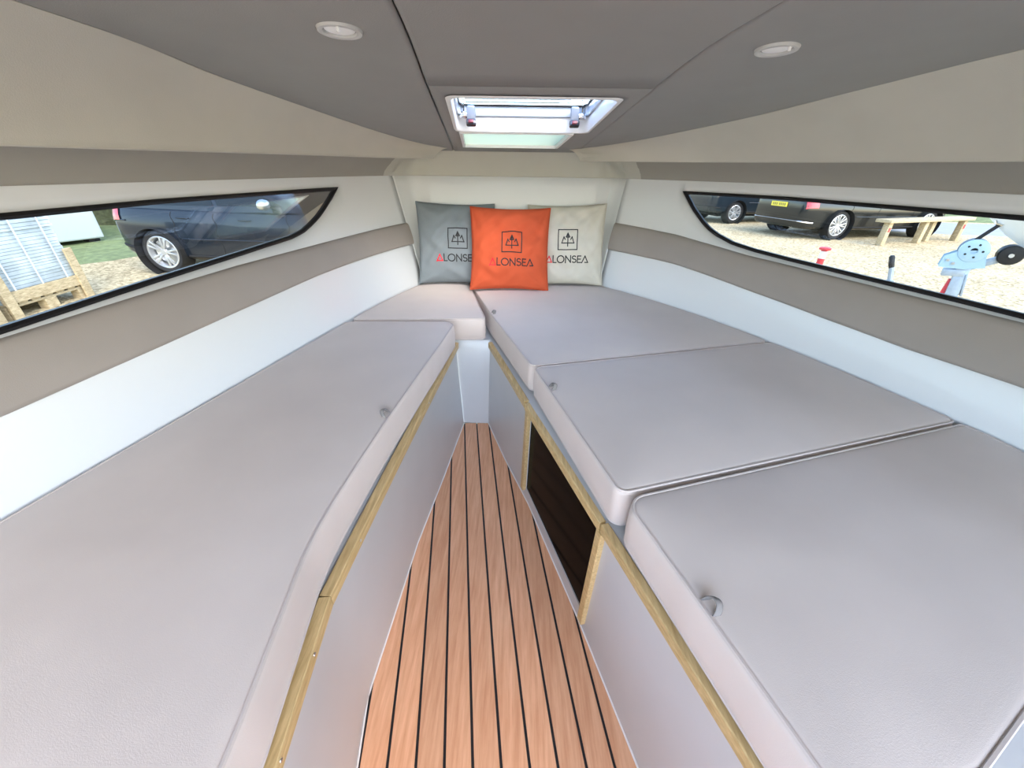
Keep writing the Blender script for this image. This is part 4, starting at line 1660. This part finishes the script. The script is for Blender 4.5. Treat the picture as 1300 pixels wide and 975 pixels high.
WHEELS = {}
for key in ((.32, .235, 5), (.34, .25, 7), (.33, .22, 6)):
    WHEELS[key] = make_wheel_meshes(*key)

hatch_st = [(-.70, .66, .36, .78), (-.66, .76, .30, .92), (-.55, .83, .25, .98), (-.3, .87, .21, .985), (.1, .88, .20, .975), (.7, .885, .19, .955), (1.4, .885, .19, .935), (1.9, .885, .19, .925), (2.25, .88, .19, .93), (2.6, .87, .19, .89), (3.0, .84, .20, .82), (3.25, .78, .22, .74), (3.40, .68, .26, .66), (3.46, .56, .32, .58)]
hatch_gh = dict(levels=[(.90, -.64, 2.38, .80), (.98, -.62, 2.20, .79), (1.15, -.55, 1.85, .745), (1.32, -.44, 1.45, .69), (1.40, -.25, 1.22, .65), (1.435, .0, 1.0, .56), (1.445, .2, .8, .40)], glass=(.985, 1.33),
                side=[(-.50, .02, -.28, .10), (.06, .98, .14, .86), (1.04, 2.02, .92, 1.30)], tail=(7.2, 9.4, .22), handles=[(.42, .18), (1.35, .18)], mirror=(1.86, 1.02), gaps=(.98, 2.08, .34),
                exhaust=(), plate=.80, mirror_mat=M['alu'], mould=M['navy'])
saloon_st = [(-1.06, .70, .34, .80), (-1.02, .80, .28, .96), (-.85, .88, .24, 1.02), (-.5, .92, .22, 1.02), (0, .935, .21, 1.0), (.6, .94, .2, .97), (1.4, .94, .2, .945), (2.1, .94, .2, .94), (2.5, .93, .2, .93), (2.9, .92, .2, .88), (3.3, .88, .21, .80), (3.55, .80, .24, .72), (3.68, .68, .28, .62), (3.72, .58, .34, .56)]
saloon_gh = dict(levels=[(.92, -.80, 2.66, .84), (1.0, -.66, 2.42, .83), (1.15, -.30, 2.05, .78), (1.32, .16, 1.65, .72), (1.41, .48, 1.38, .67), (1.45, .65, 1.2, .58), (1.46, .8, 1.1, .4)], glass=(1.0, 1.34),
                 side=[(-.40, .06, .26, .36), (.10, 1.08, .40, .98), (1.14, 2.22, 1.04, 1.52)], tail=(6.3, 9.6, .30), handles=[(.30, .19), (1.38, .19)], mirror=(2.0, 1.03), gaps=(1.1, 2.25, .25),
                 exhaust=(.52,), plate=.78, lip=M['alu'], mould=M['black_paint'])
suv_st = [(-.86, .70, .42, .86), (-.82, .80, .36, 1.04), (-.66, .88, .31, 1.12), (-.3, .91, .28, 1.12), (.2, .92, .27, 1.10), (.8, .92, .26, 1.08), (1.5, .92, .26, 1.06), (2.0, .92, .26, 1.05), (2.35, .915, .26, 1.05), (2.7, .91, .26, 1.0), (3.1, .87, .27, .92), (3.35, .80, .30, .82), (3.5, .68, .34, .72), (3.55, .58, .40, .64)]
suv_gh = dict(levels=[(1.02, -.78, 2.42, .83), (1.10, -.76, 2.26, .82), (1.30, -.66, 1.92, .78), (1.50, -.52, 1.52, .72), (1.58, -.36, 1.3, .68), (1.62, -.1, 1.1, .58), (1.63, .1, .9, .4)], glass=(1.10, 1.50),
              side=[(-.56, .0, -.36, .08), (.05, 1.0, .12, .9), (1.06, 2.06, .96, 1.4)], tail=(7.2, 9.6, .25), handles=[(.40, .18), (1.38, .18)], mirror=(1.9, 1.14), gaps=(1.02, 2.1, .32),
              exhaust=(), plate=.90, mould=M['blueblack'])

car('hatchback_car', 'navy blue hatchback with silver mirror parked on the gravel near the grass', (-5.38, 7.02, GZ), math.radians(-2), M['navy'], hatch_st, hatch_gh, 2.58, .32, .235, 5, plate=True)
car('saloon_car', 'glossy black saloon car with multi-spoke wheels behind the timber rail', (8.05, 11.50, GZ), math.radians(12), M['black_paint'], saloon_st, saloon_gh, 2.85, .34, .25, 7)
car('estate_car', 'blue-black tall car parked on the far side of the black saloon', (6.98, 14.62, GZ), math.radians(12), M['blueblack'], suv_st, suv_gh, 2.66, .33, .22, 6)
car('hatchback_car', 'black car parked farther back than the navy hatchback', (-4.6, 12.2, GZ), math.radians(8), M['black_paint'], hatch_st, hatch_gh, 2.58, .32, .235, 5, plate=False)


# ------------------------------------------------------------------ pallets of stone slabs
def pallet(base, rot, ny, nslab, label, seed):
    """long axis along local y"""
    r = root('slab_pallet', tuple(base), label, 'pallet', 'pallets of stone slabs')
    Rm = Matrix.Rotation(rot, 3, 'Z')
    B = Vector(base)
    L, W = ny, .95
    rnd = random.Random(seed)
    for sx in (-1, 0, 1):
        MB().box(B + Rm @ Vector((sx * (W / 2 - .05), 0, .125)), (.10, L, .024), Rm, .003).build('stringer_board', M['palletwood'], r, smooth=False)
        for sy in (-1, 0, 1):
            MB().box(B + Rm @ Vector((sx * (W / 2 - .05), sy * (L / 2 - .07), .056)), (.10, .14, .112), Rm, .004).build('block', M['palletwood'], r, smooth=False)
    nb = 7
    for k in range(nb):
        MB().box(B + Rm @ Vector((0, -L / 2 + .06 + (L - .12) * k / (nb - 1), .149)), (W, .10, .022), Rm, .003).build('deck_board', M['palletwood'], r, smooth=False)
    MB().box(B + Rm @ Vector((W / 2 + .012, 0, .22)), (.022, L, .12), Rm, .003).build('side_board', M['palletwood'], r, smooth=False)
    for sy in (-1, 1):
        MB().box(B + Rm @ Vector((W / 2 + .034, sy * (L / 2 - .05), .30)), (.024, .10, .60), Rm, .003).build('corner_post', M['palletwood'], r, smooth=False)
    z = .162
    for k in range(nslab):
        t = rnd.choice((.030, .036, .042))
        MB().box(B + Rm @ Vector((rnd.uniform(-.012, .012), rnd.uniform(-.015, .015), z + t / 2)), (W - .04, L - .06, t - .003), Rm, .002).build('slab', M['slab'], r, smooth=False)
        z += t
    for sy in (-.5, .0, .5):
        w = W / 2 - .002; y = sy * L * .62
        pts = [(w + .014, .17), (w + .014, z + .004), (-w - .014, z + .004), (-w - .014, .17)]
        mb = MB()
        for (a, b) in zip(pts, pts[1:]):
            mb.bar(B + Rm @ Vector((a[0], y, a[1])), B + Rm @ Vector((b[0], y, b[1])), .018, .003, up=tuple(Rm @ Vector((0, 1, 0)).cross(Vector((b[0] - a[0], 0, b[1] - a[1])))))
        mb.build('strap', M['strapw'], r, smooth=False)


pallet((-5.98, 4.44, GZ), math.radians(4), .98, 24, 'timber pallet of pale slabs next to the navy hatchback', 3)
pallet((-5.80, 3.30, GZ), math.radians(7), .98, 26, 'timber pallet of pale slabs farther from the navy hatchback', 4)


# ------------------------------------------------------------------ timber knee rail
A_, B_ = Vector((8.75, 9.85, 0)), Vector((11.5, 10.75, 0))
r = root('timber_rail', (8.75, 9.85, GZ), 'low timber rail on short posts with red reflectors, beside the black saloon', 'rail')
d = (B_ - A_).normalized(); nrm = Vector((-d.y, d.x, 0))
MB().bar(A_ - d * .10 + Vector((0, 0, .21)), B_ + d * .12 + Vector((0, 0, .21)), .34, .07, bev=.008).build('top_beam', M['palletwood'], r)
for k, t in enumerate((.02, .47, .66, .98)):
    p = A_.lerp(B_, t) + nrm * (.10 if k in (1, 2) and k == 2 else -.04)
    MB().bar(p + Vector((0, 0, GZ)), p + Vector((0, 0, .176)), .13, .13, up=tuple(d), bev=.008).build('post', M['palletwood'], r)
    if k in (0, 3):
        MB().box(p - nrm * .068 + Vector((0, 0, .02)), (.06, .012, .10), Matrix.Rotation(math.atan2(d.y, d.x), 3, 'Z'), .003).build('reflector', M['red_paint'], r, smooth=False, label='red reflector')

# ------------------------------------------------------------------ red and white bollard
bx, by = 3.79, 4.93
r = root('marker_post', (bx, by, GZ), 'short red and white banded marker post standing on the gravel', 'bollard')
prof = [(.001, 0), (.14, 0), (.14, .03), (.06, .05), (.042, .10)]
MB().lathe(prof, (bx, by, GZ), n=20).build('foot', M['rubber'], r)
z = GZ + .10
for k, h_ in enumerate((.10, .10, .10, .10, .10, .085, .015)):
    mt, nm_ = (('red_paint', 'red_band'), ('white', 'white_band'))[k % 2]
    MB().lathe([(.001, 0), (.036, 0), (.036, h_), (.001, h_)], (bx, by, z), n=20).build(nm_, M[mt], r, angle=30)
    z += h_
MB().lathe([(.001, 0), (.058, 0), (.062, .008), (.062, .022), (.05, .030), (.001, .034)], (bx, by, z), n=20).build('cap', M['red_paint'], r, angle=30)

# ------------------------------------------------------------------ trailer with a boat bow
TO = Vector((3.33, 3.07, 0)); TX = Vector((.74, -.673, 0)); TN = Vector((.673, .74, 0)); UP = Vector((0, 0, 1))


def tp(x, n, z):
    return TO + TX * x + TN * n + UP * z


tr = root('boat_trailer', tuple(tp(.1, 0, GZ)), 'galvanised boat trailer with winch post and black bow roller', 'trailer')
MB().bar(tp(-1.3, 0, .02), tp(3.6, 0, .02), .08, .10, bev=.006).build('drawbar', M['galv'], tr)
MB().bar(tp(.135, 0, .06), tp(.100, 0, .60), .075, .075, up=tuple(TX), bev=.005).build('winch_post', M['galv'], tr)
MB().bar(tp(.165, .0, .38), tp(.135, .0, .54), .09, .012, up=tuple(TX), bev=.002).build('post_plate', M['galv'], tr)
MB().bar(tp(-.0, 0, .535), tp(.12, 0, .545), .08, .05, bev=.004).build('bracket', M['galv'], tr)
# winch side plates
for sn in (-1, 1):
    V = [tp(x, sn * .05 + t, z) for t in (-.003, .003) for (x, z) in ((-.04, .575), (-.035, .655), (.03, .70), (.165, .72), (.20, .60), (.10, .575))]
    mk('winch_plate', V, [(0, 1, 2, 3, 4, 5), (11, 10, 9, 8, 7, 6)] + [(i, (i + 1) % 6, 6 + (i + 1) % 6, 6 + i) for i in range(6)], M['winch_blue'], tr, smooth=False, label='pale blue winch side plate')
for (x, z) in ((-.005, .63), (.03, .61)):
    MB().lathe([(.001, -.012), (.011, -.012), (.011, .0), (.001, .0)], tp(x, -.053, z), TN, 6).build('bolt', M['alu'], tr)
wd = MB().lathe([(.02, -.062), (.066, -.062), (.078, -.058), (.080, -.050), (.076, -.044), (.02, -.044)], tp(.10, 0, .708), TN, 36).build('winch_gear', M['winch_blue'], tr, label='pale blue winch gear disc')
for k in range(5):
    a = 2 * math.pi * k / 5
    MB().lathe([(.001, -.064), (.007, -.064), (.007, -.058), (.001, -.058)], tp(.10 + .045 * math.cos(a), 0, .708 + .045 * math.sin(a)), TN, 10).build('gear_hole', M['rubber'], wd)
MB().lathe([(.001, -.04), (.045, -.04), (.060, -.02), (.062, .02), (.045, .04), (.001, .04)], tp(.10, 0, .708), TN, 28).build('strap_reel', M['strap'], tr, label='reel of black strap')
MB().lathe([(.02, .044), (.08, .046), (.08, .056), (.02, .06)], tp(.10, 0, .708), TN, 32).build('reel_flange', M['galv'], tr)
MB().bar(tp(.085, 0, .778), tp(.170, .02, .905), .045, .022, up=tuple(TX), bev=0).build('winch_strap', M['strap'], tr, label='black winch strap')
MB().bar(tp(.12, 0, .585), tp(.285, 0, .685), .05, .045, bev=.004).build('roller_arm', M['galv'], tr)
for xs_k in (1.2, 2.4):
    MB().bar(tp(xs_k, 0, .06), tp(xs_k, 0, .42 + .53 * math.exp(-(xs_k - .06) / .55) + .01), .06, .06, up=tuple(TX), bev=.004).build('keel_support', M['galv'], tr)
rl = MB().lathe([(.012, -.055), (.020, -.060), (.058, -.058), (.066, -.045), (.060, -.015), (.054, 0), (.060, .015), (.066, .045), (.058, .058), (.012, .06)], tp(.285, 0, .700), TN, 36).build('bow_roller', M['rubber'], tr, label='black rubber bow roller')
MB().lathe([(.001, -.066), (.014, -.066), (.016, -.058), (.016, .07), (.001, .07)], tp(.285, 0, .700), TN, 16).build('roller_pin', M['alu'], rl)
MB().bar(tp(.05, .0, .07), tp(.072, .0, .49), .035, .03, up=tuple(TX), bev=.004).build('brace', M['red_paint'], tr, label='red painted brace')
# jockey stand with black grip
MB().tube([tp(-.262, 0, GZ), tp(-.262, 0, .42)], .026, 14).build('jockey_leg', M['galv'], tr)
MB().tube([tp(-.262, 0, .41), tp(-.290, 0, .52)], .018, 12).build('jockey_shaft', M['galv'], tr)
MB().tube([tp(-.290, 0, .515), tp(-.300, 0, .54), tp(-.318, 0, .60), tp(-.320, 0, .612)], [.017, .020, .019, .012], 12).build('jockey_grip', M['rubber'], tr, label='black jockey grip')
for sn in (-1, 1):
    MB().bar(tp(3.0, 0, .02), tp(3.0, sn * .9, .02), .06, .08, bev=.005).build('axle_arm', M['galv'], tr)
    MB().lathe([(.10, -.08), (.25, -.08), (.27, -.05), (.27, .05), (.25, .08), (.10, .08)], tp(3.0, sn * .95, GZ + .27), TN, 30).build('trailer_tyre', M['tyre'], tr)
    MB().lathe([(.001, -.05), (.12, -.05), (.12, .05), (.001, .05)], tp(3.0, sn * .95, GZ + .27), TN, 24).build('trailer_hub', M['galv'], tr)

# white boat hull resting on that trailer, bow over the roller
bt = root('boat_hull', tuple(tp(2.0, 0, .10)), 'glossy white boat hull with its bow on the trailer roller', 'boat')
rows = []
for k in range(25):
    t = k / 24
    x = .06 + 3.6 * t
    keel = .42 + .53 * math.exp(-t * 3.6 / .55)
    sheer = 1.30 + .10 * (1 - t)
    hw = .02 + .95 * (1 - math.exp(-t * 2.6))
    ch = lerp(keel, sheer, .42)
    x_s = x - .32 * (1 - t) ** 4
    half = [tp(x, 0, keel), tp(x - .05, hw * .45, lerp(keel, ch, .6)), tp(x - .08, hw * .80, ch), tp(x_s, hw * .86, ch + .02), tp(x_s, hw * .95, lerp(ch, sheer, .5)), tp(x_s, hw, sheer)]
    other = [tp(x_s, -hw, sheer), tp(x_s, -hw * .95, lerp(ch, sheer, .5)), tp(x_s, -hw * .86, ch + .02), tp(x - .08, -hw * .80, ch), tp(x - .05, -hw * .45, lerp(keel, ch, .6))]
    rows.append(other + half)
mb = MB().grid(rows)
mb.F.append(tuple(range(11)))
mb.F.append(tuple(len(mb.V) - 11 + i for i in range(11)))
nV = 11
for i in range(24):
    mb.F.append((i * nV, i * nV + 10, (i + 1) * nV + 10, (i + 1) * nV))
mb.build('hull', M['hullwhite'], bt, angle=30)
MB().tube([r_[0] for r_ in rows], .03, 8).build('rub_rail', M['rubber'], bt)
MB().tube([r_[-1] for r_ in rows], .03, 8).build('rub_rail', M['rubber'], bt)
MB().tube([tp(.17, -.012, .885), tp(.135, -.012, .895), tp(.13, 0, .91), tp(.135, .012, .895), tp(.17, .012, .885)], .008, 8).build('bow_eye', M['chrome'], bt)
